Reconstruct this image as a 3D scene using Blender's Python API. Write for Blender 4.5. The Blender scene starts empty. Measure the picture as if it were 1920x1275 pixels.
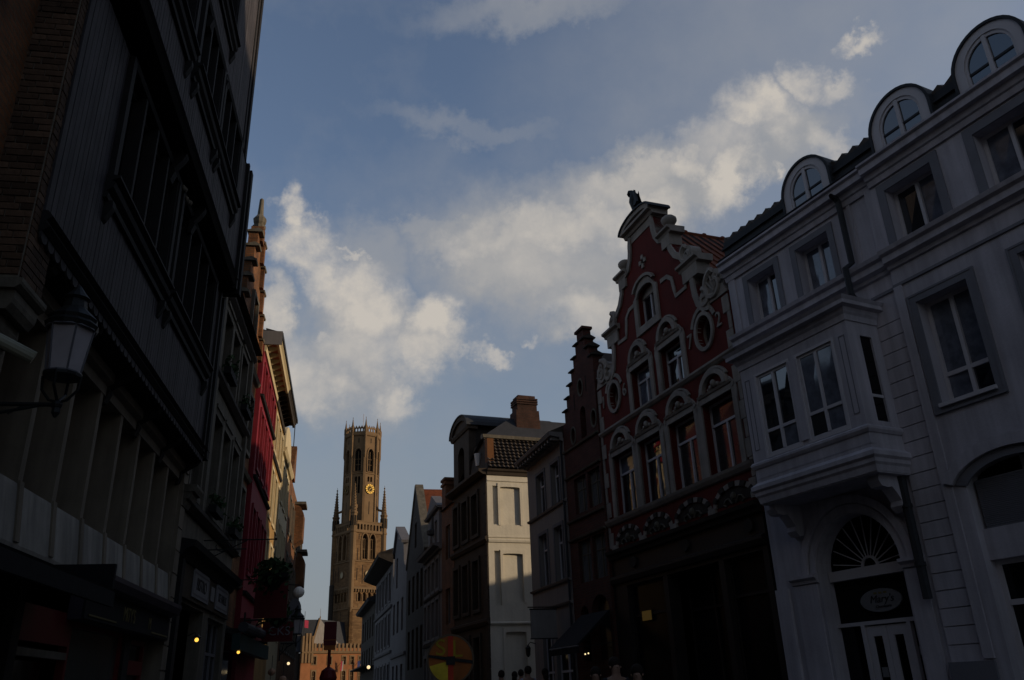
import bpy, bmesh, math, random
from mathutils import Vector, Matrix
from mathutils.geometry import tessellate_polygon
random.seed(7)
PI=math.pi; rad=math.radians
sc=bpy.context.scene; COL=sc.collection
# ---------------- camera ----------------
cam=bpy.data.cameras.new('camera'); co=bpy.data.objects.new('camera',cam); COL.objects.link(co)
cam.sensor_width=36; cam.lens=1530/1920*36; cam.clip_start=.1; cam.clip_end=3000
Fv=Vector((0,.91982,.39234)); Rv=Vector((.99924,.015266,-.035791)); Uv=Vector((.038911,-.39204,.919125))
M=Matrix((Rv,Uv,-Fv)).transposed().to_4x4(); M.translation=Vector((0,0,1.6)); co.matrix_world=M
sc.camera=co
# ---------------- sky, sun, exposure ----------------
SUN_AZ,SUN_EL=97.,11.5
CA=[(0.033, 0.491, 0.1399, 0.0648, -3.116, 1.0),(0.227, 0.564, 0.1449, 0.0504, -3.02, 1.0),(-0.114, 0.539, 0.0521, 0.016, -2.98, 0.7),(0.50,0.70,0.42,0.20,0.1,0.42),(0.042,0.504,0.17,0.082,3.093,1.0),(0.126,0.459,0.122,0.055,3.06,0.95),(-0.054,0.536,0.1044,0.0271,-2.932,0.8),(0.192,0.581,0.1998,0.0471,-3.047,0.8),(0.355,0.585,0.1579,0.0458,-3.018,0.75),(0.063,0.784,0.1616,0.0271,-3.109,0.55),(-0.035,0.661,0.1514,0.0159,3.076,0.3),(-0.187,0.505,0.0712,0.0388,2.911,0.6),(-0.222,0.362,0.0869,0.0702,-3.131,0.8),(-0.305,0.408,0.0597,0.0329,1.664,0.8),(0.461,0.62,0.0992,0.0403,3.019,0.5),(-0.05,0.403,0.0632,0.033,2.821,0.25),(-0.212,0.427,0.075,0.0584,2.794,0.8),(-0.113,0.416,0.0636,0.0487,-3.135,0.7),(0.459,0.561,0.0772,0.0351,2.887,0.5),(0.112,0.538,0.1191,0.0448,-3.081,0.9),(-0.254,0.339,0.0588,0.038,-3.114,0.6),(0.087,0.423,0.0712,0.0261,3.075,0.7),(-2.3,.5,.35,.15,.2,.8),(1.9,.5,.6,.14,-.1,.7),(-2.7,.6,.5,.2,.1,.8),(1.1,.8,.3,.12,0,.7)]
CB=[(0.074, 0.534, 0.0896, 0.0289, -3.034, 0.7),(0.109, 0.435, 0.0641, 0.0227, 3.066, 0.6),(-0.017, 0.532, 0.052, 0.0195, -2.882, 0.5),(0.033, 0.491, 0.0811, 0.0292, 3.095, 0.45),(0.169, 0.577, 0.082, 0.0221, -3.038, 0.55),(0.311, 0.618, 0.0645, 0.0244, -3.051, 0.55),(-0.07, 0.514, 0.0371, 0.0161, 3.14, 0.4),(-0.29,0.545,0.026,0.0226,1.632,1),(-0.28,0.514,0.0432,0.0301,3.114,1),(-0.257,0.488,0.0583,0.0244,2.832,0.8),(-0.213,0.462,0.0576,0.0318,2.58,0.9),(-0.181,0.434,0.049,0.0386,-3.111,0.9),(-0.089,0.433,0.0357,0.0293,-3.137,1),(-0.113,0.397,0.0521,0.0295,-2.835,0.9),(-0.183,0.389,0.0549,0.0386,-3.121,0.7),(-0.157,0.335,0.0304,0.0206,-3.14,0.7),(-0.247,0.336,0.0327,0.0285,3.116,0.6),(-0.307,0.427,0.0377,0.0199,1.663,0.7),(-0.275,0.36,0.0392,0.0316,-3.121,0.6),(0.366,0.635,0.051,0.0307,2.829,0.95),(0.315,0.565,0.0463,0.0266,1.15,1),(0.431,0.652,0.0286,0.0197,2.718,0.8),(0.476,0.634,0.0248,0.0126,3.135,0.6),(0.512,0.67,0.0244,0.0101,-3.098,0.8),(0.198,0.542,0.0439,0.0284,3.03,0.9),(0.134,0.536,0.0584,0.0292,2.782,0.7),(0.261,0.59,0.0366,0.0197,2.992,0.8),(0.26,0.499,0.0182,0.0126,3.007,0.9),(0.449,0.573,0.0353,0.0179,2.523,0.6),(0.101,0.422,0.0426,0.0208,3.072,0.55),(-0.025,0.386,0.0223,0.0106,2.724,0.6),(-0.057,0.396,0.0155,0.0078,3.127,0.5),(0.028,0.4,0.0113,0.0078,3.103,0.5),(0.022,0.544,0.0603,0.0244,-3.045,0.5),(0.209,0.594,0.0337,0.0112,3.013,0.5),(0.368,0.561,0.0096,0.0085,2.961,0.7),(-0.219,0.509,0.0153,0.0052,2.742,0.7),(-0.234,0.4,0.0135,0.0077,-3.097,0.5),(0.081,0.528,0.0448,0.0257,3.08,0.6),(-2.35,.5,.2,.1,.2,.8),(2.0,.45,.4,.1,-.1,.8),(-2.6,.6,.3,.12,.1,.8)]
SKY_STR=.1; SKY_TINT=(1.44,1.30,1.36); HAZE_COL=(2.22,2.5,2.85)
CLOUD_A=(3.25,3.3,3.42); CLOUD_B=(5.5,5.1,4.6)
world=bpy.data.worlds.new("World"); sc.world=world; world.use_nodes=True
nt=world.node_tree; nt.nodes.clear(); N=nt.nodes.new; Lk=nt.links.new
def nd(t,**k):
    n=N(t)
    for a,b in k.items(): setattr(n,a,b)
    return n
def mth(op,a,b=None,c=None,clamp=False):
    n=N('ShaderNodeMath'); n.operation=op; n.use_clamp=clamp
    for i,x in enumerate((a,b,c)):
        if x is None: continue
        if isinstance(x,(int,float)): n.inputs[i].default_value=x
        else: Lk(x,n.inputs[i])
    return n.outputs[0]
sky=nd('ShaderNodeTexSky',sky_type='NISHITA',sun_disc=False,sun_elevation=rad(SUN_EL),sun_rotation=rad(SUN_AZ),altitude=10,air_density=1.1,dust_density=.6,ozone_density=1.6)
tc=N('ShaderNodeTexCoord'); sep=N('ShaderNodeSeparateXYZ'); nrm=nd('ShaderNodeVectorMath',operation='NORMALIZE')
Lk(tc.outputs['Generated'],nrm.inputs[0]); Lk(nrm.outputs[0],sep.inputs[0])
az=mth('ARCTAN2',sep.outputs[0],sep.outputs[1]); el=mth('ARCSINE',sep.outputs[2])
cmb=N('ShaderNodeCombineXYZ'); Lk(az,cmb.inputs[0]); Lk(el,cmb.inputs[1])
def mixc(f,a,b):
    n=nd('ShaderNodeMix',data_type='RGBA')
    for s,x in ((0,f),(6,a),(7,b)):
        if isinstance(x,tuple): n.inputs[s].default_value=x+(1,)
        elif isinstance(x,(int,float)): n.inputs[s].default_value=x
        else: Lk(x,n.inputs[s])
    return n.outputs[2]
def noise(vec,s,det=5,rough=.55):
    n=N('ShaderNodeTexNoise'); n.inputs['Scale'].default_value=s; n.inputs['Detail'].default_value=det; n.inputs['Roughness'].default_value=rough
    Lk(vec,n.inputs['Vector']); return n
def vm(op,a,b):
    n=nd('ShaderNodeVectorMath',operation=op)
    for i,x in enumerate((a,b)):
        if isinstance(x,tuple): n.inputs[i].default_value=x
        else: Lk(x,n.inputs[i])
    return n.outputs[0]
D3=nrm.outputs[0]
w1=vm('MULTIPLY',vm('SUBTRACT',noise(D3,16,7,.62).outputs['Color'],(.5,.5,.5)),(.13,.10,0))
w2=vm('MULTIPLY',vm('SUBTRACT',noise(D3,60,5,.6).outputs['Color'],(.5,.5,.5)),(.02,.018,0))
pw=vm('ADD',vm('ADD',cmb.outputs[0],w1),w2)
def layer(bl,e0,e1):
    acc=None
    for x,y,rx,ry,rot,w in bl:
        m=nd('ShaderNodeMapping',vector_type='TEXTURE'); m.inputs[1].default_value=(x,y,0); m.inputs[2].default_value=(0,0,rot); m.inputs[3].default_value=(rx,ry,1)
        Lk(pw,m.inputs[0]); ln=nd('ShaderNodeVectorMath',operation='LENGTH'); Lk(m.outputs[0],ln.inputs[0])
        r=nd('ShaderNodeMapRange',interpolation_type='SMOOTHSTEP'); r.inputs[1].default_value=e0; r.inputs[2].default_value=e1; r.inputs[3].default_value=0; r.inputs[4].default_value=w
        Lk(ln.outputs['Value'],r.inputs[0]); o=r.outputs[0]
        acc=o if acc is None else mth('MAXIMUM',acc,o)
    return acc
la=layer(CA,1.5,.3); lb=layer(CB,1.5,.15)
fb=noise(D3,22,8,.62).outputs['Fac']; fb2=noise(D3,9,6,.55).outputs['Fac']
fa=mth('MULTIPLY',la,mth('MULTIPLY_ADD',fb2,1.3,.40),clamp=True)
fbb=mth('MULTIPLY',lb,mth('MULTIPLY_ADD',fb,2.3,-.15),clamp=True)
tint=nd('ShaderNodeMix',data_type='RGBA',blend_type='MULTIPLY'); tint.inputs[0].default_value=1; Lk(sky.outputs[0],tint.inputs[6]); tint.inputs[7].default_value=SKY_TINT+(1,)
hz=nd('ShaderNodeMapRange',interpolation_type='SMOOTHSTEP'); Lk(el,hz.inputs[0]); hz.inputs[1].default_value=0; hz.inputs[2].default_value=.62; hz.inputs[3].default_value=.93; hz.inputs[4].default_value=0
base=mixc(hz.outputs[0],tint.outputs[2],HAZE_COL)
wisp=mth('MULTIPLY',mth('SUBTRACT',noise(D3,5,7,.6).outputs['Fac'],.45,clamp=True),.9,clamp=True)
c0=mixc(wisp,base,CLOUD_A)
c1=mixc(fa,c0,CLOUD_A); c2=mixc(fbb,c1,CLOUD_B)
bg=N('ShaderNodeBackground'); bg.inputs[1].default_value=SKY_STR; Lk(c2,bg.inputs[0]); wo=N('ShaderNodeOutputWorld'); Lk(bg.outputs[0],wo.inputs[0])
sl=bpy.data.lights.new('sun','SUN'); sl.energy=3.4; sl.angle=rad(.6); sl.color=(1,.78,.53); so=bpy.data.objects.new('sun',sl); COL.objects.link(so)
sd=Vector((math.sin(rad(SUN_AZ))*math.cos(rad(SUN_EL)),math.cos(rad(SUN_AZ))*math.cos(rad(SUN_EL)),math.sin(rad(SUN_EL))))
so.rotation_euler=sd.to_track_quat('Z','Y').to_euler(); so.location=(40,-40,60)
vs=sc.view_settings; vs.view_transform='Standard'; vs.look='None'; vs.exposure=0; vs.gamma=1; vs.use_curve_mapping=False
sc.render.engine='CYCLES'
world.cycles.sampling_method='MANUAL'; world.cycles.sample_map_resolution=256
# ---------------- materials ----------------
MATS={}
def mat(name,col,rough=.8,var=.18,sc_=2.,bump=.15,bs=25.,metal=0,spec=.18,streak=0,emit=None,brick=None,wav=0):
    if name in MATS: return MATS[name]
    m=bpy.data.materials.new(name); MATS[name]=m; m.use_nodes=True; t=m.node_tree; n=t.nodes; l=t.links.new
    p=n['Principled BSDF']; p.inputs['Roughness'].default_value=rough; p.inputs['Metallic'].default_value=metal; p.inputs['Specular IOR Level'].default_value=spec
    tc=n.new('ShaderNodeTexCoord'); oc=tc.outputs['Object']
    def nz(s,d=5,vec=None):
        q=n.new('ShaderNodeTexNoise'); q.inputs['Scale'].default_value=s; q.inputs['Detail'].default_value=d; q.inputs['Roughness'].default_value=.6; l(vec or oc,q.inputs['Vector']); return q.outputs['Fac']
    def mr(f,a,b,c,d):
        q=n.new('ShaderNodeMapRange'); l(f,q.inputs[0])
        for i,x in enumerate((a,b,c,d)): q.inputs[i+1].default_value=x
        return q.outputs[0]
    def mul(a,b):
        q=n.new('ShaderNodeMath'); q.operation='MULTIPLY'; l(a,q.inputs[0]); l(b,q.inputs[1]); return q.outputs[0]
    f=mr(nz(sc_,6),.3,.7,1-var,1+var)
    if streak:
        mp=n.new('ShaderNodeMapping'); mp.inputs[3].default_value=(6,6,.5); l(oc,mp.inputs[0]); f=mul(f,mr(nz(1,5,mp.outputs[0]),.35,.65,1-streak,1+streak*.5))
    colr=None; h=nz(bs,4)
    if brick:
        c2,mort,bw,bh=brick
        sp=n.new('ShaderNodeSeparateXYZ'); l(oc,sp.inputs[0]); ad=n.new('ShaderNodeMath'); ad.operation='ADD'; l(sp.outputs[0],ad.inputs[0]); l(sp.outputs[1],ad.inputs[1])
        cb=n.new('ShaderNodeCombineXYZ'); l(ad.outputs[0],cb.inputs[0]); l(sp.outputs[2],cb.inputs[1])
        b=n.new('ShaderNodeTexBrick'); l(cb.outputs[0],b.inputs[0]); b.inputs['Scale'].default_value=1; b.inputs['Brick Width'].default_value=bw; b.inputs['Row Height'].default_value=bh; b.inputs['Mortar Size'].default_value=.008
        b.inputs['Color1'].default_value=tuple(col)+(1,); b.inputs['Color2'].default_value=tuple(c2)+(1,); b.inputs['Mortar'].default_value=tuple(mort)+(1,)
        colr=b.outputs['Color']; iv=n.new('ShaderNodeMath'); iv.operation='MULTIPLY_ADD'; l(b.outputs['Fac'],iv.inputs[0]); iv.inputs[1].default_value=-1.2; l(h,iv.inputs[2]); h=iv.outputs[0]
    sca=n.new('ShaderNodeVectorMath'); sca.operation='SCALE'
    if colr: l(colr,sca.inputs[0])
    else: sca.inputs[0].default_value=col
    l(f,sca.inputs['Scale']); l(sca.outputs[0],p.inputs['Base Color'])
    if name=='near_brick':
        oi=n.new('ShaderNodeObjectInfo'); f2=mr(oi.outputs['Random'],0,1,.6,1.5); f=mul(f,f2); l(f,sca.inputs['Scale'])
    if bump:
        bm_=n.new('ShaderNodeBump'); bm_.inputs['Strength'].default_value=bump; bm_.inputs['Distance'].default_value=.02; l(h,bm_.inputs['Height'])
        l(bm_.outputs[0],p.inputs['Normal'])
    if wav:
        bm_=n.new('ShaderNodeBump'); bm_.inputs['Strength'].default_value=wav; bm_.inputs['Distance'].default_value=.05; l(nz(1.6,1),bm_.inputs['Height']); l(bm_.outputs[0],p.inputs['Normal'])
    if emit: p.inputs['Emission Color'].default_value=tuple(emit[:3])+(1,); p.inputs['Emission Strength'].default_value=emit[3]
    return m
def g(x): return (x,x,x)
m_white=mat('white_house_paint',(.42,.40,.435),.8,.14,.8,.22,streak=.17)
m_wgrey=mat('grey_surround_paint',(.17,.17,.19),.7,.1)
m_wframe=mat('white_frame_paint',(.48,.46,.48),.5,.05)
m_glass=mat('window_glass',(.008,.011,.016),.03,.1,1,0,spec=.6,wav=.05); m_glass.node_tree.nodes['Principled BSDF'].inputs['IOR'].default_value=1.9
m_glassd=mat('dark_window_glass',(.003,.003,.004),.08,.1,1,0,spec=.3,wav=.08)
m_shopg=mat('shop_glass',(.006,.006,.007),.3,.1,1,0,spec=.12)
m_curt2=mat('net_curtain_glass',(.10,.11,.14),.08,.4,5,0,spec=.9,wav=.05)
m_curt=mat('curtained_glass',(.035,.035,.035),.12,.35,2.5,0,spec=.6,wav=.05)
m_black=mat('dark_interior',(.004,.004,.004),.9,.1,1,0)
m_slate=mat('slate_roof',(.030,.032,.038),.75,.2,3)
m_zinc=mat('zinc_gutter',(.03,.032,.036),.6,.2)
m_red=mat('red_painted_wall',(.105,.013,.0085),.8,.22,1.2,.15,streak=.12)
m_cream=mat('cream_stone_trim',(.27,.24,.21),.8,.22,2,.25,streak=.12)
m_tile=mat('orange_pantile',(.13,.036,.014),.8,.3,4,.3)
m_dtile=mat('dark_pantile',(.055,.043,.033),.6,.4,5,.3)
m_dbrick=mat('dark_red_brick',(.060,.018,.013),.85,.25,2,.5,brick=((.085,.026,.018),(.05,.04,.033),.22,.07))
m_plast=mat('beige_plaster',(.20,.18,.165),.8,.1,1,.1,streak=.1)
m_side=mat('whitewashed_brick',(.50,.465,.385),.8,.08,1.5,.35,bs=9,streak=.06)
m_brown=mat('brown_stone_front',(.040,.030,.022),.8,.2,2,.2,streak=.15)
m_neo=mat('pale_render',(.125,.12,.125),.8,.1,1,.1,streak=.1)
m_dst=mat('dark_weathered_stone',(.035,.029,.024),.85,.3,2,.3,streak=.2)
m_dwood=mat('black_painted_timber',(.014,.013,.013),.8,.25,3,.3)
m_dboard=mat('dark_grey_boards',(.046,.041,.044),.75,.2,3,.3,streak=.4)
m_bstone=mat('beige_concrete',(.165,.138,.102),.8,.15,2,.15,streak=.2)
m_lstone=mat('worn_limestone',(.11,.097,.075),.85,.2,3,.3,streak=.25)
m_bkw=mat('near_brick',(.075,.045,.028),.9,.35,6,.5)
m_mort=mat('mortar',(.16,.145,.115),.9,.2,8,.4)
m_lbrick=mat('orange_brick',(.115,.048,.02),.85,.5,1.2,.6,brick=((.17,.07,.028),(.09,.065,.04),.22,.07))
m_crim=mat('crimson_wall',(.16,.013,.021),.7,.2,1.2,.2,streak=.2)
m_yel=mat('yellow_render',(.27,.165,.06),.8,.2,1.2,.2,streak=.2)
m_ivory=mat('ivory_paint',(.42,.35,.215),.7,.12,1.2,.1)
m_tow=mat('tower_brick',(.10,.056,.026),.9,.32,.25,.4,bs=2,brick=((.15,.09,.042),(.085,.055,.03),1.1,.4))
m_tows=mat('tower_stone',(.15,.096,.050),.85,.15,.4,.3,bs=2)
m_gold=mat('gilded_dial',(.34,.22,.04),.45,.1,1,0,metal=.3,emit=None)
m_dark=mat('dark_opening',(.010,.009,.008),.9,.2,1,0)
m_iron=mat('black_iron',(.012,.013,.013),.5,.2)
m_leaf=mat('flower_box_leaves',(.022,.045,.014),.8,.5,9,.2)
m_flow=mat('flowers_red',(.25,.03,.05),.7,.3)
m_hallb=mat('hall_brick',(.20,.082,.034),.9,.2,.5,.3,bs=3)
m_asph=mat('street_paving',(.09,.085,.08),.85,.25,2,.3)
m_lampg=mat('frosted_lamp_glass',(.32,.30,.31),.25,.15,3,0,spec=.5)
m_bulb=mat('lit_bulb',(1,.7,.2),.5,0,1,0,emit=(1,.55,.08,1.6))
m_bulbw=mat('lit_bulb_white',(1,.9,.7),.5,0,1,0,emit=(1,.75,.4,1.2))
m_redp=mat('red_shop_paint',(.10,.008,.010),.5,.15,2,.05)
m_awn=mat('black_awning_cloth',(.008,.008,.010),.9,.2)
m_sign=mat('white_sign_board',(.17,.17,.175),.6,.1)
m_gtxt=mat('gold_lettering',(.12,.10,.04),.5,.1)
m_btxt=mat('dark_lettering',(.02,.02,.022),.6,.1)
# ---------------- builders ----------------
def lab(o,label=None,cat=None,group=None,kind=None):
    if label: o['label']=label
    if cat: o['category']=cat
    if group: o['group']=group
    if kind: o['kind']=kind
    return o
class House:
    # K scales image-read facade coordinates about the camera eye, pushing far houses back
    def __init__(s,name,a,d,u0,side=1,label=None,cat='house',group=None,z=0.,K=1.):
        s.u0=u0; s.s=side; s.K=K; z=1.6+(z-1.6)*K if K!=1 else z; a=rad(a); t=Vector((math.sin(a),math.cos(a),0)); n=Vector((math.cos(a),-math.sin(a),0))
        p=(t*u0+n*d)*K; s.t=t
        s.root=bpy.data.objects.new(name,None); COL.objects.link(s.root); s.root.empty_display_size=.3
        s.root.location=(p.x,p.y,z); s.z=z
        s.root.rotation_euler=(0,0,math.atan2(t.y,t.x)+(0 if side>0 else PI)); lab(s.root,label,cat,group)
    def P(s,u,v,z): return Vector((s.K*s.s*(u-s.u0),s.K*v,1.6+(z-1.6)*s.K-s.z))
class MB:
    def __init__(s,H=None): s.H=H; s.bm=bmesh.new()
    def P(s,u,v,z): return s.H.P(u,v,z) if s.H else Vector((u,v,z))
    def poly(s,pts):
        try: return s.bm.faces.new([s.bm.verts.new(s.P(*p)) for p in pts])
        except ValueError: pass
    def box(s,u0,u1,v0,v1,z0,z1,taper=0,tv=0):
        uu=((u0,u1),(u0+taper,u1-taper)); vv=((v0,v1),(v0+tv,v1-tv)); V=[]
        for k,z in ((0,z0),(1,z1)):
            for (i,j) in ((0,0),(1,0),(1,1),(0,1)): V.append(s.bm.verts.new(s.P(uu[k][i],vv[k][j],z)))
        for f in ((0,1,2,3),(4,5,6,7),(0,1,5,4),(1,2,6,5),(2,3,7,6),(3,0,4,7)): s.bm.faces.new([V[i] for i in f])
        return s
    def hexa(s,pts):  # 8 points bottom 4 top 4
        V=[s.bm.verts.new(s.P(*p)) for p in pts]
        for f in ((0,1,2,3),(4,5,6,7),(0,1,5,4),(1,2,6,5),(2,3,7,6),(3,0,4,7)): s.bm.faces.new([V[i] for i in f])
        return s
    def plate(s,outer,holes,v0,v1,axis='v'):
        loops=[outer]+list(holes); tri=tessellate_polygon([[Vector((a,b,0)) for a,b in lp] for lp in loops])
        def Q(a,b,w): return s.P(a,w,b) if axis=='v' else (s.P(w,a,b) if axis=='u' else s.P(a,b,w))
        A=[];Bk=[]
        for lp in loops:
            for a,b in lp: A.append(s.bm.verts.new(Q(a,b,v1))); Bk.append(s.bm.verts.new(Q(a,b,v0)))
        for t in tri:
            for L in (A,Bk):
                try: s.bm.faces.new([L[i] for i in t])
                except ValueError: pass
        k=0
        for lp in loops:
            n=len(lp)
            for i in range(n):
                a,b=k+i,k+(i+1)%n
                try: s.bm.faces.new((A[a],A[b],Bk[b],Bk[a]))
                except ValueError: pass
            k+=n
        return s
    def prof(s,pr,u0,u1):  # (v,z) profile swept along u
        a=[s.bm.verts.new(s.P(u0,v,z)) for v,z in pr]; b=[s.bm.verts.new(s.P(u1,v,z)) for v,z in pr]; n=len(pr)
        for i in range(n): s.bm.faces.new((a[i],a[(i+1)%n],b[(i+1)%n],b[i]))
        s.bm.faces.new(a); s.bm.faces.new(b); return s
    def tube(s,pts,r,n=6,rs=None,closed=False):
        P=[s.P(*p) for p in pts]; rings=[]
        for i,p in enumerate(P):
            d=((P[(i+1)%len(P)] if (closed or i<len(P)-1) else P[i])-(P[i-1] if (i>0 or closed) else P[i])).normalized()
            x=d.orthogonal().normalized() if i==0 else (rx-d*rx.dot(d)).normalized(); rx=x; y=d.cross(x); rr=rs[i] if rs else r
            rings.append([s.bm.verts.new(p+(x*math.cos(2*PI*k/n)+y*math.sin(2*PI*k/n))*rr) for k in range(n)])
        m=len(P)
        for i in range(m if closed else m-1):
            A,Bq=rings[i],rings[(i+1)%m]
            for k in range(n): s.bm.faces.new((A[k],A[(k+1)%n],Bq[(k+1)%n],Bq[k]))
        if not closed: s.bm.faces.new(rings[0]); s.bm.faces.new(rings[-1])
        return s
    def lathe(s,u,v,prz,n=12,ph=0):  # prz list (r,z) about vertical axis
        c=s.P(u,v,0); rings=[]
        for r,z in prz:
            rings.append([s.bm.verts.new(c+Vector((math.cos(2*PI*k/n+ph)*r,math.sin(2*PI*k/n+ph)*r,z))) for k in range(n)])
        for A,Bq in zip(rings,rings[1:]):
            for k in range(n): s.bm.faces.new((A[k],A[(k+1)%n],Bq[(k+1)%n],Bq[k]))
        s.bm.faces.new(rings[0]); s.bm.faces.new(rings[-1]); return s
    def ball(s,u,v,z,r,seg=10,sz=1.):
        c=s.P(u,v,z); s.bm.verts.ensure_lookup_table()
        q=bmesh.ops.create_uvsphere(s.bm,u_segments=seg,v_segments=max(6,seg//2+2),radius=r)
        for vv in q['verts']: vv.co=Vector((vv.co.x,vv.co.y,vv.co.z*sz))+c
        return s
    def build(s,name,m,parent=None,smooth=False,merge=False,**k):
        if merge: bmesh.ops.remove_doubles(s.bm,verts=s.bm.verts,dist=1e-4)
        bmesh.ops.recalc_face_normals(s.bm,faces=s.bm.faces)
        me=bpy.data.meshes.new(name); s.bm.to_mesh(me); s.bm.free(); me.materials.append(m)
        if smooth:
            for p in me.polygons: p.use_smooth=True
        o=bpy.data.objects.new(name,me); COL.objects.link(o)
        if parent is not None: o.parent=parent
        elif s.H is not None: o.parent=s.H.root
        lab(o,**k); return o
def arc(cx,cz,rx,rz,a0,a1,n=12): return [(cx+rx*math.cos(rad(a0+(a1-a0)*i/n)),cz+rz*math.sin(rad(a0+(a1-a0)*i/n))) for i in range(n+1)]
def rect(u0,u1,z0,z1): return [(u0,z0),(u1,z0),(u1,z1),(u0,z1)]
def archhole(u0,u1,z0,zs,rise=None,n=10):
    c=(u0+u1)/2; r=(u1-u0)/2; return [(u0,z0),(u1,z0)]+arc(c,zs,r,rise if rise is not None else r,0,180,n)
def pointed(u0,u1,z0,zs,h,n=5):
    c=(u0+u1)/2; w=(u1-u0)/2; pts=[(u0,z0),(u1,z0)]
    for i in range(n): t=i/n; pts.append((u1-w*(t**1.6),zs+h*math.sin(t*PI/2)))
    pts.append((c,zs+h))
    for i in range(n-1,-1,-1): t=i/n; pts.append((u0+w*(t**1.6),zs+h*math.sin(t*PI/2)))
    return pts
def obj_copy(o,loc=None,rz=None,parent=None,**k):
    c=o.copy(); COL.objects.link(c)
    if loc is not None: c.location=loc
    if rz is not None: c.rotation_euler=(0,0,rz)
    if parent: c.parent=parent
    lab(c,**k); return c
def copy_tree(o,loc,rz,label,group=None):
    c=obj_copy(o,loc,rz,label=label,group=group)
    for ch in o.children:
        d=obj_copy(ch); d.parent=c
        for g2 in ch.children: e=obj_copy(g2); e.parent=d
    return c
def window(H,u0,u1,z0,z1,v=-.17,fw=.055,fm=None,gm=None,mull=(.5,),trans=(),split_top=True,depth=.06,name='window'):
    """frame mesh as the part, every pane a sub-part"""
    fm=fm or m_wframe; b=MB(H)
    b.box(u0,u0+fw,v-depth,v,z0,z1); b.box(u1-fw,u1,v-depth,v,z0,z1); b.box(u0+fw,u1-fw,v-depth,v,z0,z0+fw); b.box(u0+fw,u1-fw,v-depth,v,z1-fw,z1)
    zs=[z0+fw]+[z0+(z1-z0)*t for t in trans]+[z1-fw]; us=[u0+fw]+[u0+(u1-u0)*t for t in mull]+[u1-fw]
    hw=fw*.55
    for t in trans: zz=z0+(z1-z0)*t; b.box(u0+fw,u1-fw,v-depth+.004,v+.006,zz-hw,zz+hw)
    ztop=(zs[-2]-hw) if (trans and not split_top) else z1-fw
    for t in mull: uu=u0+(u1-u0)*t; b.box(uu-hw,uu+hw,v-depth+.008,v+.012,z0+fw,ztop)
    o=b.build(name,fm)
    for i in range(len(zs)-1):
        top=(i==len(zs)-2 and trans and not split_top)
        cols=[(us[0],us[-1])] if top else list(zip(us,us[1:]))
        for a,c in cols:
            g_=gm or m_glass; d1,d2=random.uniform(-.008,.008),random.uniform(-.008,.008); y0=v-depth+.02; z0_,z1_=zs[i]-.005,zs[i+1]+.005
            q=MB(H); q.hexa([(a-.005,y0+d1,z0_),(c+.005,y0-d1,z0_),(c+.005,y0-d1+.01,z0_),(a-.005,y0+d1+.01,z0_),(a-.005,y0+d2,z1_),(c+.005,y0-d2,z1_),(c+.005,y0-d2+.01,z1_),(a-.005,y0+d2+.01,z1_)])
            q.build('pane',m_curt2 if (g_ is m_glass and random.random()<(.5 if H.root.name=='white_house' else .22)) else g_,o)
    return o
def surround(H,u0,u1,z0,z1,w,v=.05,m=None,bottom=True,name='window_surround',v0=.002):
    b=MB(H); o=[(u0,z0),(u1,z0),(u1,z1),(u0,z1)]
    if bottom: b.plate([(u0-w,z0-w),(u1+w,z0-w),(u1+w,z1+w),(u0-w,z1+w)],[o],v0,v)
    else: b.plate([(u0-w,z0),(u0,z0),(u0,z1),(u1,z1),(u1,z0),(u1+w,z0),(u1+w,z1+w),(u0-w,z1+w)],[],v0,v)
    return b.build(name,m or m_wgrey)
def text(H,s,u,z,v,size,m,depth=.004,name='lettering',parent=None,sx=1.,font_shear=0,align='CENTER',spacing=1.):
    c=bpy.data.curves.new(name,'FONT'); c.body=s; c.size=size; c.extrude=depth; c.align_x=align; c.align_y='CENTER'; c.shear=font_shear; c.space_character=spacing
    o=bpy.data.objects.new(name,c); COL.objects.link(o); bpy.context.view_layer.update()
    me=bpy.data.meshes.new_from_object(o); bpy.data.objects.remove(o); bpy.data.curves.remove(c)
    R3=Matrix(((-1,0,0),(0,0,1),(0,1,0))).to_4x4(); 
    me.transform(Matrix.Translation(H.P(u,v,z))@R3@Matrix.Diagonal((sx,1,1,1)))
    me.materials.clear(); me.materials.append(m); o=bpy.data.objects.new(name,me); COL.objects.link(o); o.parent=parent or H.root; return o
def roof_ridge(H,u0,u1,vf,vb,ze,zr,m,name='roof',ov=.15,hip=0):
    b=MB(H); vm_=(vf+vb)/2; th=.12
    b.hexa([(u0-ov,vf+ov,ze),(u1+ov,vf+ov,ze),(u1+ov,vf+ov,ze+th),(u0-ov,vf+ov,ze+th),(u0-ov+hip,vm_,zr),(u1+ov-hip,vm_,zr),(u1+ov-hip,vm_,zr+th),(u0-ov+hip,vm_,zr+th)])
    b.hexa([(u0-ov,vb-ov,ze),(u1+ov,vb-ov,ze),(u1+ov,vb-ov,ze+th),(u0-ov,vb-ov,ze+th),(u0-ov+hip,vm_-.001,zr),(u1+ov-hip,vm_-.001,zr),(u1+ov-hip,vm_-.001,zr+th),(u0-ov+hip,vm_-.001,zr+th)])
    return b.build(name,m)
def gable_end(H,u,vf,vb,ze,zr,m,th=.2,name='gable_wall'):
    return MB(H).plate([(vf,ze),(vb,ze),((vf+vb)/2,zr)],[],u,u+th,axis='u').build(name,m)
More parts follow.
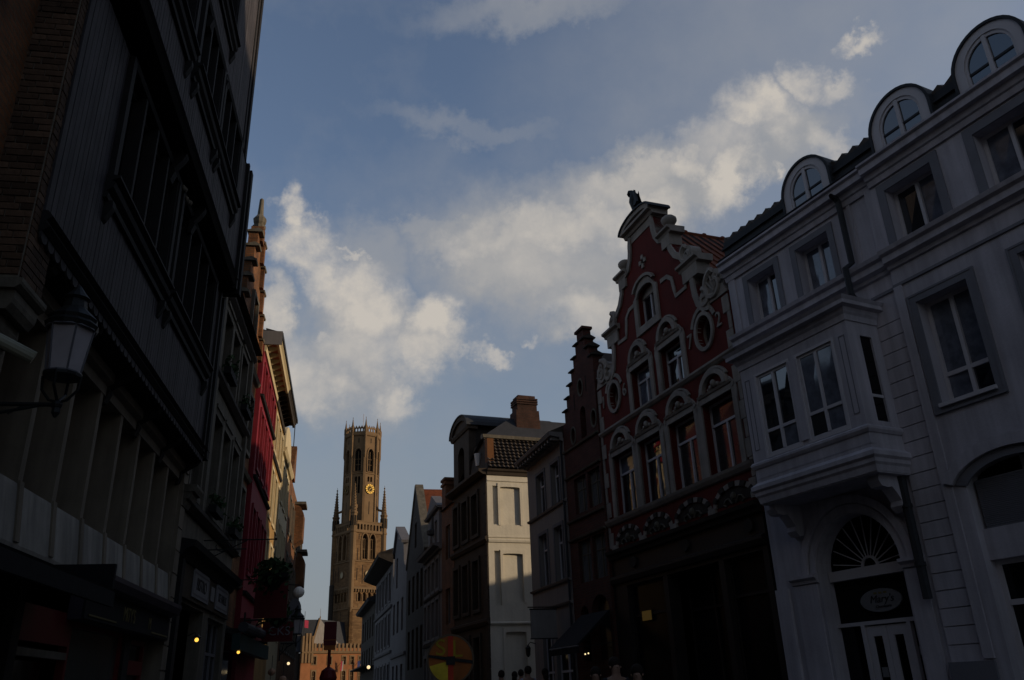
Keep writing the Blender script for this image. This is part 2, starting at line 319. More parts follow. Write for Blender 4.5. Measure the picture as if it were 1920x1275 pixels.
# ---------------- ground ----------------
def sheet(name,m,pts,zf,kind='structure'):
    b=MB(); 
    for q in pts: b.poly([(x,y,zf(y)) for x,y in q])
    return b.build(name,m,None,kind=kind)
gz=lambda y:.014*max(0,min(y,230)-5)
ys=[-400,-20,5,30,60,120,230,600,2500]
sheet('ground',m_asph,[[(-1500,a),(1500,a),(1500,b),(-1500,b)] for a,b in zip(ys,ys[1:])],lambda y:gz(y)-.02)
m_pave=mat('pavement_slabs',(.16,.15,.14),.85,.2,1.5,.2)
m_cob=mat('street_setts',(.07,.065,.06),.7,.3,3,.4,brick=((.09,.08,.075),(.03,.03,.03),.2,.12))
def leftx(y): return -3.66-math.tan(rad(10))*y
def rightx(y): 
    pts=[(-30,28.2),(0,12.9),(15.9,4.8),(24.8,1.4),(28.3,.33),(33,-1.1),(39.6,-3.7),(75,-12.8),(120,-25)]
    for (a,b),(c,d) in zip(pts,pts[1:]):
        if y<=c: return b+(d-b)*(y-a)/(c-a)
    return -25
Y=[-30,0,8,15.9,24.8,28,33.3,45,62.8]
sheet('street',m_cob,[[(leftx(a)+1.5,a),(rightx(a)-1.5,a),(rightx(b)-1.5,b),(leftx(b)+1.5,b)] for a,b in zip(Y,Y[1:])],lambda y:gz(y)+.004)
def pave(name,f0,f1):
    b=MB()
    for a,c in zip(Y,Y[1:]): b.hexa([(f0(a),a,gz(a)-.01),(f1(a),a,gz(a)-.01),(f1(c),c,gz(c)-.01),(f0(c),c,gz(c)-.01),(f0(a),a,gz(a)+.12),(f1(a),a,gz(a)+.12),(f1(c),c,gz(c)+.12),(f0(c),c,gz(c)+.12)])
    b.build(name,m_pave,None,kind='structure')
pave('pavement_left',lambda y:leftx(y)-.3,lambda y:leftx(y)+1.5); pave('pavement_right',lambda y:rightx(y)-1.5,lambda y:rightx(y)+.3)
# ================= RIGHT ROW =================
# ---- white corner house with bay ----
W=House('white_house',-27,11.5,3.2,1,'white rendered house with round dormers, glazed oriel and black rainwater pipe, nearest on the right')
def wallbox(H,u0,u1,depth,z0,z1,m=None): return MB(H).box(u0,u1,-depth,-.34,z0,z1).build('building_body',m or m_black)
wopen=[(10.70,11.49),(9.27,10.10)]; wopen2=[(6.95,7.87),(5.25,6.17),(3.65,4.55)]
holes=[rect(a,b,8.27,9.34) for a,b in wopen]+[rect(8.95,11.0,5.0,7.0)]
doorhole=archhole(9.22,10.98,-.2,3.27,.88,16)
MB(W).plate([(8.15,-.2),(12.05,-.2),(12.05,10.0),(8.15,10.0)],holes[:2]+[[(9.22,-.19)]+doorhole[1:] if 0 else [(a,max(b,-.15)) for a,b in doorhole]],-.33,0).build('wall',m_white)
h2=[rect(a,b,8.27,9.36) for a,b in wopen2]+[rect(6.90,7.81,5.42,7.17),rect(5.15,6.06,5.42,7.17),rect(3.5,4.4,5.42,7.17),
  [(6.22,-.15),(7.78,-.15),(7.78,4.22)]+arc(7.0,4.22,.78,.22,0,180,12)[1:-1]+[(6.22,4.22)],
  [(3.9,-.15),(5.46,-.15),(5.46,4.22)]+arc(4.68,4.22,.78,.22,0,180,12)[1:-1]+[(3.9,4.22)]]
MB(W).plate([(3.2,-.2),(8.148,-.2),(8.148,10.0),(3.2,10.0)],h2,-.27,.06).build('wall',m_white)
wallbox(W,3.25,12.0,8,-.2,10.1)
# end wall above the red house
MB(W).box(12.0,12.08,-8,-.34,-.2,10.1).build('side_wall',m_plast)
for a,b in wopen:
    window(W,a,b,8.27,9.34,v=-.2,mull=(.5,)); surround(W,a,b,8.27,9.34,.13,v=.03,bottom=False)
for a,b in wopen2:
    window(W,a,b,8.27,9.36,v=-.14,mull=(.5,)); surround(W,a,b,8.27,9.36,.15,v=.09,v0=.06,bottom=False)
for a,b in [(6.90,7.81),(5.15,6.06),(3.5,4.4)]:
    window(W,a,b,5.42,7.17,v=-.14,mull=(.5,),trans=(.28,),fw=.06); surround(W,a,b,5.42,7.17,.15,v=.09,v0=.06)
    MB(W).box(a-.02,b+.02,.062,.14,5.36,5.42).build('window_sill',m_wframe)
    surround(W,a-.11,b+.11,5.31,7.28,.035,v=.10,v0=.092,name='surround_moulding')
# top cornice (stepped profile), two lengths meeting at the break
def corn(H,u0,u1,pr,m,name='cornice'): return MB(H).prof(pr,u0,u1).build(name,m)
C1=[(0,9.56),(.04,9.56),(.06,9.66),(.09,9.68),(.12,9.78),(.20,9.79),(.20,9.91),(.25,9.94),(.25,9.98),(0,10.03)]
corn(W,8.15,12.1,C1,m_white); corn(W,3.2,8.148,[(v+.06 if v else .0,z+.005) for v,z in C1],m_white)
C2=[(0,7.9),(.04,7.92),(.06,7.98),(.14,8.02),(.14,8.13),(.20,8.17),(.22,8.24),(0,8.27)]
corn(W,8.15,12.08,C2,m_white,'string_course'); corn(W,3.2,8.148,[(v+.06 if v else 0,z) for v,z in C2],m_white,'string_course')
for u0,u1,v in ((8.15,8.66,.03),(3.2,8.148,.09)): corn(W,u0,u1,[(0,7.58),(v,7.58),(v,7.63),(0,7.65)],m_wgrey,'thin_moulding')
# vertical pilaster strips
for u0,u1,z0,z1,v in ((8.66,8.74,8.27,9.62,.03),(8.15,8.30,8.27,9.62,.05),(11.85,12.05,8.27,9.62,.03),(7.985,8.148,1.75,7.58,.09)): MB(W).box(u0,u1,.002,v,z0,z1).build('pilaster_strip',m_white)
# rusticated pier blocks: one proud stone each
for k in range(22):
    z1=7.30-.255*k; z0=z1-.24
    if z0<1.7: break
    MB(W).box(8.16,8.70,.002,.045,z0,z1,taper=0).build('stone_block',m_white)
MB(W).box(7.99,8.72,.003,.10,-.2,1.72).build('plinth',m_wgrey); MB(W).box(11.72,12.05,.002,.06,-.2,3.1).build('plinth',m_white)
# gutter board + tiles
MB(W).box(3.2,12.06,-.30,-.02,10.04,10.55).build('parapet_board',m_zinc)
corn(W,3.2,12.1,[(-.02,10.02),(.14,10.02),(.19,10.07),(.17,10.09),(.04,10.07),(-.02,10.07)],m_zinc,'gutter')
corn(W,3.2,12.09,[(-.02,10.36),(.03,10.36),(.03,10.40),(-.02,10.40)],m_zinc,'board_lip')
def pantiles(H,u0,u1,vf,ze,vb,zr,m,pitch=.2,amp=.035,rows=7,name='roof_tiles',nu=6):
    b=MB(H); n=int((u1-u0)/pitch*nu); rr=[]
    for r in range(rows):
        for e in (0,1):
            t=(r+e)/rows; v=vf+(vb-vf)*t; z=ze+(zr-ze)*t+(.03 if e==0 else 0)
            rr.append([b.bm.verts.new(b.P(u0+(u1-u0)*i/n,v,z+amp*(math.sin(2*PI*(u0+(u1-u0)*i/n)/pitch)+.35*math.sin(4*PI*(u0+(u1-u0)*i/n)/pitch)))) for i in range(n+1)])
    for A,Bq in zip(rr,rr[1:]):
        for i in range(n): b.bm.faces.new((A[i],A[i+1],Bq[i+1],Bq[i]))
    # front lip
    F=[b.bm.verts.new(b.P(u0+(u1-u0)*i/n,vf,ze-.08)) for i in range(n+1)]
    for i in range(n): b.bm.faces.new((F[i],F[i+1],rr[0][i+1],rr[0][i]))
    return b.build(name,m,None if H is None else H.root,kind='stuff')
pantiles(W,3.2,12.06,-.06,10.62,-3.9,12.4,m_dtile,pitch=.26,amp=.04,rows=12)
MB(W).prof([(-.31,10.0),(-3.95,12.33),(-8,10.0)],3.25,12.0).build('roof_structure',m_slate)
MB(W).prof([(-3.85,12.40),(-3.95,12.44),(-8.1,10.0),(-8.0,9.9)],3.2,12.06).build('rear_roof',m_dtile)
# dormers
def dormer(uc):
    zb=10.10; zc=10.46; R=.60; r=.42
    out=[(uc-R,zb),(uc+R,zb)]+arc(uc,zc,R,R*1.0,0,180,18); inn=[(uc-r,zb+.02),(uc+r,zb+.02)]+arc(uc,zc,r,r*1.05,0,180,16)
    d=MB(W).plate(out,[inn],-.16,.06).build('dormer',m_wframe)
    s=MB(W); o=arc(uc,zc,R+.03,R+.03,0,180,18); o=[(uc+R+.03,zb)]+o+[(uc-R-.03,zb)]; o2=[(uc-R+.02,zb)]+arc(uc,zc,R-.02,R-.02,180,0,18)+[(uc+R-.02,zb)]
    s.plate(o+o2,[],-2.2,.09); s.build('dormer_hood',m_zinc,d)
    s=MB(W); s.plate(inn,[],.0,.012); s.build('pane',m_glass,d)
    s=MB(W); s.box(uc-.035,uc+.035,.013,.05,zb,zc+r*1.04)
    i2=arc(uc,zc,r-.045,r-.045,0,180,16); s.plate([(uc-r-.005,zb),(uc-r+.045,zb)]+i2[::-1]+[(uc+r-.045,zb),(uc+r+.005,zb)]+arc(uc,zc,r+.005,r*1.06,0,180,16),[],.013,.04); s.build('dormer_sash',m_wframe,d)
for uc in (9.50,7.28,5.58,3.75): dormer(uc)
# oriel / bay
MB(W).box(8.68,11.28,0,.10,4.98,7.1).build('bay_backing',m_black)
b=MB(W); b.plate([(8.66,4.95),(11.29,4.95),(11.29,7.12),(8.66,7.12)],[rect(10.08,10.89,5.33,6.86),rect(9.02,9.84,5.33,6.86)],.68,.80); b.build('bay_front',m_white)
for u in (8.66,11.19):
    b=MB(W); b.plate([(.0,4.95),(.79,4.95),(.79,7.12),(.0,7.12)],[rect(.24,.52,5.36,6.86)],u+.001,u+.099,axis='u'); b.build('bay_cheek',m_white)
for u in (8.70,11.23):
    b=MB(W); b.box(u,u+.02,.24,.52,5.36,6.86); b.build('pane',m_glassd)
    b=MB(W); b.box(u-.02,u+.04,.24,.52,5.78,5.83); b.build('glazing_bar',m_wframe)
MB(W).box(8.76,11.19,.1,.66,5.0,7.1).build('bay_interior',m_black)
for a,c in ((10.08,10.89),(9.02,9.84)):
    window(W,a,c,5.33,6.86,v=.78,mull=(.5,),trans=(.29,),fw=.05,depth=.05)
    surround(W,a-.0,c+.0,5.33,6.86,.05,v=.815,m=m_wframe,v0=.80)
MB(W).box(9.86,10.06,.802,.825,5.36,6.84).build('bay_panel',m_white)
for u in (8.72,11.06): surround(W,u+.03,u+.13,5.5,6.85,.012,v=.808,v0=.80,m=m_wgrey,name='panel_moulding')
def ring(H,u0,u1,v1,pr,m,name): # moulding round three sides of the bay
    b=MB(H); P0=[];
    for (du,dv) in ((0,0),): pass
    lines=[]
    for o,z in pr: lines.append([(u1+o,0,z),(u1+o,v1+o,z),(u0-o,v1+o,z),(u0-o,0,z)])
    V=[[b.bm.verts.new(b.P(*p)) for p in L] for L in lines]; n=len(V)
    for i in range(n):
        A,B_=V[i],V[(i+1)%n]
        for k in range(3): b.bm.faces.new((A[k],A[k+1],B_[k+1],B_[k]))
    return b.build(name,m)
ring(W,8.66,11.29,.80,[(-.3,7.10),(.02,7.10),(.03,7.2),(.06,7.24),(.08,7.31),(.17,7.33),(.17,7.40),(.21,7.46),(-.3,7.50)],m_white,'bay_cornice')
ring(W,8.66,11.29,.80,[(-.1,5.14),(.02,5.15),(.05,5.20),(.05,5.24),(.02,5.27),(-.1,5.27)],m_white,'bay_sill')
ring(W,8.66,11.29,.80,[(-.5,4.52),(.0,4.52),(.02,4.62),(.05,4.66),(.05,4.72),(.09,4.76),(.09,4.83),(.0,4.90),(0,4.97),(-.5,4.97)],m_white,'bay_base_moulding')
MB(W).box(8.67,11.28,0.0,.78,4.50,4.94).build('bay_floor',m_white)
for u in (8.80,11.12):
    pr=[(0,4.50),(.62,4.50),(.64,4.42),(.58,4.33),(.46,4.31),(.36,4.33),(.28,4.24),(.20,4.12),(.22,4.04),(.14,3.95),(.05,3.96),(0,3.9)]
    MB(W).prof(pr,u,u+.22).build('scroll_bracket',m_white)
# door bay
c=(10.1,3.27)
def archband(H,cu,cz,r0,r1,v0,v1,m,name='archivolt',a0=0,a1=180,n=20,rz0=None,rz1=None):
    return MB(H).plate(arc(cu,cz,r1,rz1 or r1,a0,a1,n)+arc(cu,cz,r0,rz0 or r0,a1,a0,n),[],v0,v1).build(name,m)
archband(W,*c,1.06,1.20,.0,.07,m_white); archband(W,*c,.90,1.04,.002,.035,m_white)
for a0,a1 in ((10.99,11.62),(8.78,9.21)):
    corn(W,a0,a1,[(0,3.12),(.05,3.13),(.06,3.18),(.11,3.22),(.11,3.27),(0,3.28)],m_white,'impost'); MB(W).box(a0+.05,a1-.04,.002,.03,-.2,3.11).build('pier',m_white)
b=MB(W); 
for k in range(11):
    a=rad(8+164*k/10); p=Vector((math.cos(a),math.sin(a)))
    b.tube([(c[0]+.16*p.x,-.31,3.30+.16*p.y),(c[0]+.80*p.x,-.31,3.30+.84*p.y)],.011,4)
b.plate(arc(c[0],3.29,.18,.18,0,180,12)+arc(c[0],3.29,.14,.14,180,0,12),[],-.33,-.29); b.plate([(9.24,3.12),(10.96,3.12),(10.96,3.29),(9.24,3.29)],[],-.34,-.22); fl=b.build('fanlight',m_wframe)
MB(W).plate(archhole(9.22,10.98,3.2,3.27,.88,16),[],-.38,-.34).build('pane',m_glassd,fl)
MB(W).box(9.22,10.98,-.40,-.36,-.2,3.15).build('transom_panel',m_dark)
ds=MB(W).box(9.22,10.98,-.34,-.24,2.36,2.42); ds.box(9.50,9.57,-.33,-.24,0.1,2.36).box(10.42,10.49,-.33,-.24,.1,2.36); ds.build('door_frame',m_wframe)
for a,c_ in ((9.58,9.99),(10.0,10.41)):
    d=MB(W).plate(rect(a,c_,.12,2.34),[rect(a+.11,c_-.11,.4,2.18)],-.32,-.27).build('door',m_wframe); MB(W).box(a+.1,c_-.1,-.31,-.30,.38,2.2).build('pane',m_glassd,d)
    MB(W).box((9.965 if a<9.7 else 10.02),(9.98 if a<9.7 else 10.035),-.27,-.22,1.1,1.3).build('door_handle',m_iron,d)
for a,c_ in ((9.22,9.50),(10.49,10.98)): MB(W).box(a,c_,-.33,-.31,.1,2.36).build('pane',m_glassd)
MB(W).box(10.12,10.24,-.268,-.262,1.55,1.70).build('notice',m_sign); MB(W).box(9.30,9.48,-.30,-.29,1.85,1.98).build('notice',m_sign)
# segmental shop window
archband(W,7.0,3.95,1.02,1.18,.06,.14,m_white,a0=22,a1=158,rz0=.58,rz1=.76); archband(W,7.0,3.95,.80,1.0,.06,.085,m_wgrey,a0=22,a1=158,rz0=.45,rz1=.57)
for uc in (7.0,4.68):
    MB(W).plate([(uc-.78,4.1)]+[(uc+.78,4.1)]+arc(uc,4.22,.78,.22,0,180,12),[],-.26,-.24).build('pane',m_glassd)
    b=MB(W)
    for k in range(26): z=3.50+k*.027; b.box(uc-.72,uc+.72,-.12,-.085,z,z+.018)
    b.box(uc-.72,uc+.72,-.14,-.12,3.49,4.21); b.build('louvred_shutter',m_wgrey,kind='stuff')
    MB(W).box(uc-.78,uc+.78,-.25,-.06,3.05,3.49).build('lintel',m_white)
    MB(W).box(uc-.03,uc+.03,-.24,-.2,4.1,4.43).build('glazing_bar',m_wframe)
    window(W,uc-.78,uc+.78,.5,3.05,v=-.16,mull=(),trans=(.77,),fw=.07,gm=m_glassd); MB(W).box(uc-.78,uc+.78,-.2,.02,-.2,.5).build('plinth',m_wgrey)
# rainwater pipe
b=MB(W); b.tube([(8.82,.10,9.72),(8.82,.10,8.4),(8.82,.30,8.25),(8.82,.30,7.75),(8.80,.16,7.5)],.055,8); b.build('rainwater_pipe',m_zinc)
b=MB(W); b.tube([(8.79,.13,7.5),(8.79,.13,2.62)],.07,8); b.box(8.66,8.94,.02,.26,7.20,7.46,taper=-.03)
for z in (6.4,5.2,4.0,3.1): b.lathe(8.79,.13,[(.085,z),(.085,z+.06)],10)
b.build('rainwater_pipe',m_zinc)
MB(W).tube([(8.82,.0,9.72),(8.82,.26,9.78),(8.82,.10,9.68)],.05,6).build('pipe_swan_neck',m_zinc)
sg=House('oval_sign',-27,11.5,10.0,1,'white oval hanging shop sign above the glazed double door of the white house','sign')
MB(sg).plate([(10.0+.42*math.cos(i*PI/16),2.73+.185*math.sin(i*PI/16)) for i in range(32)],[],-.30,-.27).build('sign_board',m_sign)
text(sg,'Mary\'s',9.98,2.745,-.268,.17,m_btxt,sx=1.1,font_shear=.3); text(sg,'Chocolaterie',9.96,2.63,-.268,.06,m_btxt,font_shear=.2)
b=MB(sg)
for i in range(3): b.box(9.85+i*.1,9.91+i*.1,-.27,-.264,2.83,2.86)
b.build('sign_flourish',mat('sign_yellow',(.16,.13,.05)))
# ---- added tall block just out of frame at right, shades the near left row ----
T=House('unseen_shade_house',-27,11.5,-26,1,'added tall brick block out of view past the white house, shading the near left row')
MB(T).box(-26,2.2,-12,-.3,-.2,17).build('building_body',m_black)
th=[rect(u,u+1.2,z,z+1.9) for u in [-24+2.6*i for i in range(10)] for z in (4.6,8,11.4)]
MB(T).plate([(-26,-.2),(2.2,-.2),(2.2,17),(-26,17)],th,-.29,0).build('wall',m_lbrick)
for h in th: window(T,h[0][0],h[1][0],h[0][1],h[2][1],v=-.12)
MB(T).prof([(.3,17),(-6,20.5),(-12.3,17)],-26.2,2.3).build('roof',m_tile)
MB(T).box(2.21,3.19,-9,-.02,-.2,9.5).build('link_wing',m_white)
# ---- red gabled house 1672 ----
R=House('red_gabled_house',-20.5,10.076,13.38,1,'red house with cream scrolled gable and the numerals 1672')
R0,R1,RC=13.38,20.04,16.71
# floor windows (openings)
f1=[(18.27,19.45),(16.82,17.98),(15.24,16.42),(13.72,14.92)]; f2=[(16.98,18.0),(15.42,16.46)]
gw=[(16.35,10.18),(17.25,10.18),(17.25,11.02)]+arc(16.8,11.02,.42,.22,0,180,8)[1:-1]+[(16.35,11.02)]
ovals=[[(cu+.30*math.cos(i*PI/12),8.90+.38*math.sin(i*PI/12)) for i in range(24)] for cu in (19.03,14.43)]
left=[(R1,8.15),(R1,9.45)]+[]
gl=[(19.36,9.45),(19.14,9.50),(18.99,9.66),(18.91,9.92),(18.88,10.25),(18.87,10.70),(18.50,10.74),(18.78,10.84),(18.74,11.02),(18.52,11.16),(18.28,11.34),(18.13,11.58),(18.07,11.8),(18.05,12.02),(17.84,12.04),(17.62,12.12),(17.50,12.30),(17.44,12.52),(17.42,12.72),(17.36,12.95)]
outl=[(R0,4.6),(R1,4.6),(R1,9.45)]+gl+[(2*RC-a,z) for a,z in gl[::-1]]+[(R0,9.45)]
MB(R).plate(outl,[rect(a,b,5.66,7.27) for a,b in f1]+[rect(a,b,8.14,9.22) for a,b in f2]+[gw]+ovals,-.30,0).build('wall',m_red)
MB(R).box(R0,R1,-9,-.34,4.3,9.4).build('building_body',m_black)
MB(R).plate([(R0+.1,9.4),(R1-.1,9.4),(RC,13.0)],[],-9,-.5).build('attic_body',m_black)
# gable coping band following the outline
def band(H,pts,w,v0,v1,m,name):
    n=len(pts); L=[];Rr=[]
    for i,p in enumerate(pts):
        a=Vector(pts[max(0,i-1)]); b=Vector(pts[min(n-1,i+1)]); d=(b-a).normalized(); nn=Vector((-d.y,d.x)); p=Vector(p)
        L.append(tuple(p)); Rr.append(tuple(p+nn*w))
    return MB(H).plate(L+Rr[::-1],[],v0,v1).build(name,m)
for sgn in (1,-1):
    q=[((a if sgn>0 else 2*RC-a),z) for a,z in gl]
    band(R,q,.16*sgn,-.32,.05,m_cream,'gable_coping')
    S=lambda u: u if sgn>0 else 2*RC-u
    def bx(a,b,v0,v1,z0,z1,nm,m=m_cream): MB(R).box(min(S(a),S(b)),max(S(a),S(b)),v0,v1,z0,z1).build(nm,m)
    # ledges (white stone tops of each gable step)
    for a,c_,z in ((18.35,19.22,10.66),(17.62,18.24,11.98)):
        MB(R).prof([(-.34,z),(.06,z),(.08,z+.06),(.16,z+.10),(.16,z+.16),(-.36,z+.18)],min(S(a),S(c_)),max(S(a),S(c_))).build('step_ledge',m_cream)
        bx(a+.1,c_-.12,-.31,.055,z-.32,z,'step_block')
    # urn on the upper step
    MB(R).lathe(S(17.94),-.12,[(.10,12.16),(.07,12.22),(.06,12.28),(.15,12.34),(.20,12.42),(.20,12.50),(.14,12.56),(.05,12.60)],12).build('urn',m_cream,smooth=True)
    # scroll volutes: spiral tubes on a backing plate
    def volute(cu,cz,r,turns,dirn,nm='scroll'):
        pts=[]
        for i in range(28):
            t=i/27; a=PI/2+dirn*turns*2*PI*t; rr=r*(1-.86*t); pts.append((S(cu)+sgn*rr*math.cos(a),.03,cz+rr*math.sin(a)))
        b=MB(R); b.tube(pts,.06,6,rs=[.085-.05*i/27 for i in range(28)]); b.plate([(S(cu)+r*.98*math.cos(i*PI/10),cz+r*.98*math.sin(i*PI/10)) for i in range(20)],[],-.25,.02); b.build(nm,m_cream,smooth=False)
    volute(19.62,9.78,.38,1.3,1); volute(19.18,9.62,.24,1.1,-1); volute(18.72,11.02,.24,1.2,1); 
    MB(R).plate([(S(R1),9.42),(S(19.3),9.42),(S(18.98),9.42),(S(19.0),9.62),(S(19.3),9.75),(S(19.9),9.75)],[],-.28,.03).build('scroll_base',m_cream)
    # shell fluting on the outer volute
    b=MB(R)
    for k in range(5):
        a=rad(20+28*k); b.tube([(S(19.62),.05,9.62),(S(19.62)+sgn*.36*math.cos(a),.05,9.62+.42*math.sin(a))],.025,5)
    b.build('shell_ribs',m_cream)
    # quoins: alternating long and short stones
    for k in range(11):
        z=4.92+k*.405; long_=k%2==0
        if z>9.2: break
        bx(R1 if 1 else 0,R1-(.24 if long_ else .11),.001,.025,z,z+.39,'quoin_stone')
    # kneeler band from gable window to ledge
    pts=[(17.42,11.0),(17.75,10.98),(17.98,10.80),(18.05,10.45),(18.05,10.30),(18.45,10.30),(18.45,10.66)]
    band(R,[(S(a),z) for a,z in pts],-.11*sgn,.001,.03,m_cream,'string_moulding')
    # oval window surround
    cu=19.03 if sgn>0 else 14.43
    e=lambda rx,rz:[(cu+rx*math.cos(i*PI/16),8.90+rz*math.sin(i*PI/16)) for i in range(32)]
    MB(R).plate(e(.39,.47),[e(.30,.38)],-.10,.05).build('oval_surround',m_cream)
    ow=MB(R).plate(e(.31,.39),[e(.27,.35)],-.22,-.16).build('window',m_cream); MB(R).plate(e(.30,.38),[],-.24,-.22).build('pane',m_glass,ow)
    archband(R,cu,8.95,.44,.54,.001,.035,m_cream,'hood_moulding',a0=20,a1=160,n=12,rz0=.5,rz1=.60)
# top: neck, segmental pediment
MB(R).plate([(16.05,12.72),(17.37,12.72),(17.37,12.98),(16.05,12.98)],[],-.30,.02).build('neck_stone',m_cream)
MB(R).prof([(-.40,12.95),(.06,12.95),(.10,13.03),(.20,13.06),(.20,13.13),(-.42,13.14)],15.92,17.50).build('pediment_cornice',m_cream)
MB(R).plate(arc(RC,13.10,.80,.24,0,180,16),[],-.38,.0).build('pediment_tympanum',m_red)
archband(R,RC,13.10,.66,.84,-.42,.18,m_cream,'pediment_arch',n=18,rz0=.16,rz1=.29)
archband(R,RC,13.10,.84,.90,-.44,.22,m_zinc,'pediment_flashing',n=18,rz0=.29,rz1=.33)
# gable window
window(R,16.35,17.25,10.18,11.04,v=-.15,mull=(.5,),fw=.05)
MB(R).plate([(16.3,11.0),(17.3,11.0)]+arc(16.8,11.02,.46,.26,0,180,10)[1:-1],[],-.22,-.13).build('arched_panel',m_cream)
MB(R).plate([(16.18,9.98),(17.42,9.98),(17.42,11.02),(17.30,11.10),(17.2,11.24)]+arc(16.8,11.18,.38,.26,30,150,8)+[(16.4,11.24),(16.3,11.10),(16.18,11.02)],[gw],-.02,.05).build('window_surround',m_cream)
archband(R,16.8,11.12,.52,.60,.02,.10,m_cream,'hood_moulding',a0=15,a1=165,n=12,rz0=.32,rz1=.40)
for k in range(4):
    a=k*PI/2; MB(R).box(16.76+.12*math.cos(a)-.05,16.76+.12*math.cos(a)+.05,.001,.04,11.92+.13*math.sin(a)-.06,11.92+.13*math.sin(a)+.06).build('quatrefoil_stone',m_cream)
MB(R).box(16.72,16.80,.002,.01,11.86,11.98).build('quatrefoil_centre',m_dark)
def hooded(a,b,z0,z1,hood,gm=None,**k):
    window(R,a,b,z0,z1,v=-.17,mull=(.5,),trans=(.69,),split_top=False,fw=.05,gm=gm)
    w=.16; c=(a+b)/2
    MB(R).plate([(a-w,z0),(a,z0),(a,z1),(b,z1),(b,z0),(b+w,z0),(b+w,z1-.25),(b+w+.03,z1-.05),(b+w-.02,z1+.14),(a-w+.02,z1+.14),(a-w-.03,z1-.05),(a-w,z1-.25)],[],-.05,.045).build('window_surround',m_cream)
    MB(R).prof([(0,z1+.13),(.07,z1+.14),(.10,z1+.19),(0,z1+.21)],a-.05,b+.05).build('hood_base',m_cream)
    r=(b-a)/2*.84; archband(R,c,z1+.2,r-.10,r+.02,.001,.11,m_cream,'hood_arch',a0=0,a1=180,n=12,rz0=hood-.11,rz1=hood)
    archband(R,c,z1+.2,r+.03,r+.08,.001,.06,m_cream,'hood_arch',a0=25,a1=155,n=10,rz0=hood+.02,rz1=hood+.07)
    for s_ in (-1,1):
        MB(R).plate([(c+s_*(r-.02),z1+.2),(c+s_*(r+.14),z1+.12),(c+s_*(r+.16),z1+.02),(c+s_*(r+.24),z1+.10),(c+s_*(r+.06),z1+.30)],[],.001,.06).build('hood_scroll',m_cream)
    b_=MB(R); b_.ball(c,.05,z1+.33,.075,8,1.2)
    for s_ in (-1,1): b_.ball(c+s_*.14,.03,z1+.28,.055,7,1); b_.ball(c+s_*.26,.02,z1+.25,.04,6,1)
    b_.build('shell_ornament',m_cream,smooth=True)
for i,(a,b) in enumerate(f1): hooded(a,b,5.66,7.27,.44,gm=m_curt if i in (2,3) else m_glass)
for a,b in f2: hooded(a,b,8.14,9.22,.46)
MB(R).prof([(0,5.48),(.05,5.50),(.10,5.58),(.12,5.64),(0,5.665)],R0,R1).build('sill_band',m_cream)
MB(R).prof([(0,7.98),(.04,8.0),(.09,8.06),(.09,8.11),(0,8.13)],R0,R1).build('string_course',m_cream)
for ch,u,z in (('1',19.70,8.92),('6',18.42,8.87),('7',15.04,8.87),('2',13.83,8.92)): text(R,ch,u,z,.02,.50,m_cream,depth=.015,sx=.85,name='numeral')
# bottom arches with voussoirs
for cu in (18.96,17.43,15.82,14.20):
    r=.58 if cu>17 else .66
    MB(R).plate(arc(cu,4.95,r-.02,.30,0,180,14),[],-.05,.012).build('tympanum',m_dst)
    for k in range(11):
        a0=180*k/11; a1=180*(k+1)/11
        archband(R,cu,4.95,r,r+.12,.001,.06 if k%2 else .035,m_cream if k%2==0 else m_dst,'voussoir',a0=a0+1,a1=a1-1,n=2,rz0=.32,rz1=.43)
    b=MB(R)
    for s_ in (-1,1):
        b.tube([(cu+s_*.06,.03,4.94),(cu+s_*.18,.03,5.06),(cu+s_*.3,.03,5.04),(cu+s_*.36,.03,4.96),(cu+s_*.28,.03,4.92)],.025,5)
    b.ball(cu,.02,5.08,.08,7,1.2); b.build('carved_relief',m_lstone)
    MB(R).box(cu+r+.02,cu+r+.28,.001,.07,4.84,4.96).build('impost_block',m_cream)
MB(R).prof([(0,4.60),(.08,4.62),(.10,4.70),(.17,4.74),(.19,4.82),(0,4.86)],R0-.02,R1).build('shop_cornice',m_dst)
# shop front
m_shop=mat('dark_brown_shopfront',(.020,.016,.015),.55,.2,2,.1)
MB(R).plate([(R0,-.2),(R1,-.2),(R1,4.6),(R0,4.6)],[rect(17.45,19.3,.5,3.9),rect(15.1,17.25,-.15,3.9),rect(13.55,14.9,.5,3.9)],-.3,0).build('shopfront_frame',m_shop)
MB(R).box(R0,R1,-6,-1.2,-.2,4.3).build('shop_interior',m_black)
MB(R).prof([(0,3.98),(.06,4.0),(.10,4.1),(.10,4.16),(0,4.2)],R0,R1).build('fascia_moulding',m_shop)
for cu in (13.85,18.8,16.3): MB(R).plate([(cu+.17*math.cos(i*PI/8),4.42+.14*math.sin(i*PI/8)) for i in range(16)],[],.001,.05).build('rosette',m_dst)
for a,b,z0 in ((17.45,19.3,.5),(13.55,14.9,.5)): window(R,a,b,z0,3.9,v=-.12,mull=(),trans=(.78,),gm=m_shopg,fm=m_shop)
window(R,15.1,17.25,-.1,3.9,v=-.5,mull=(.5,),trans=(.8,),gm=m_shopg,fm=m_shop)
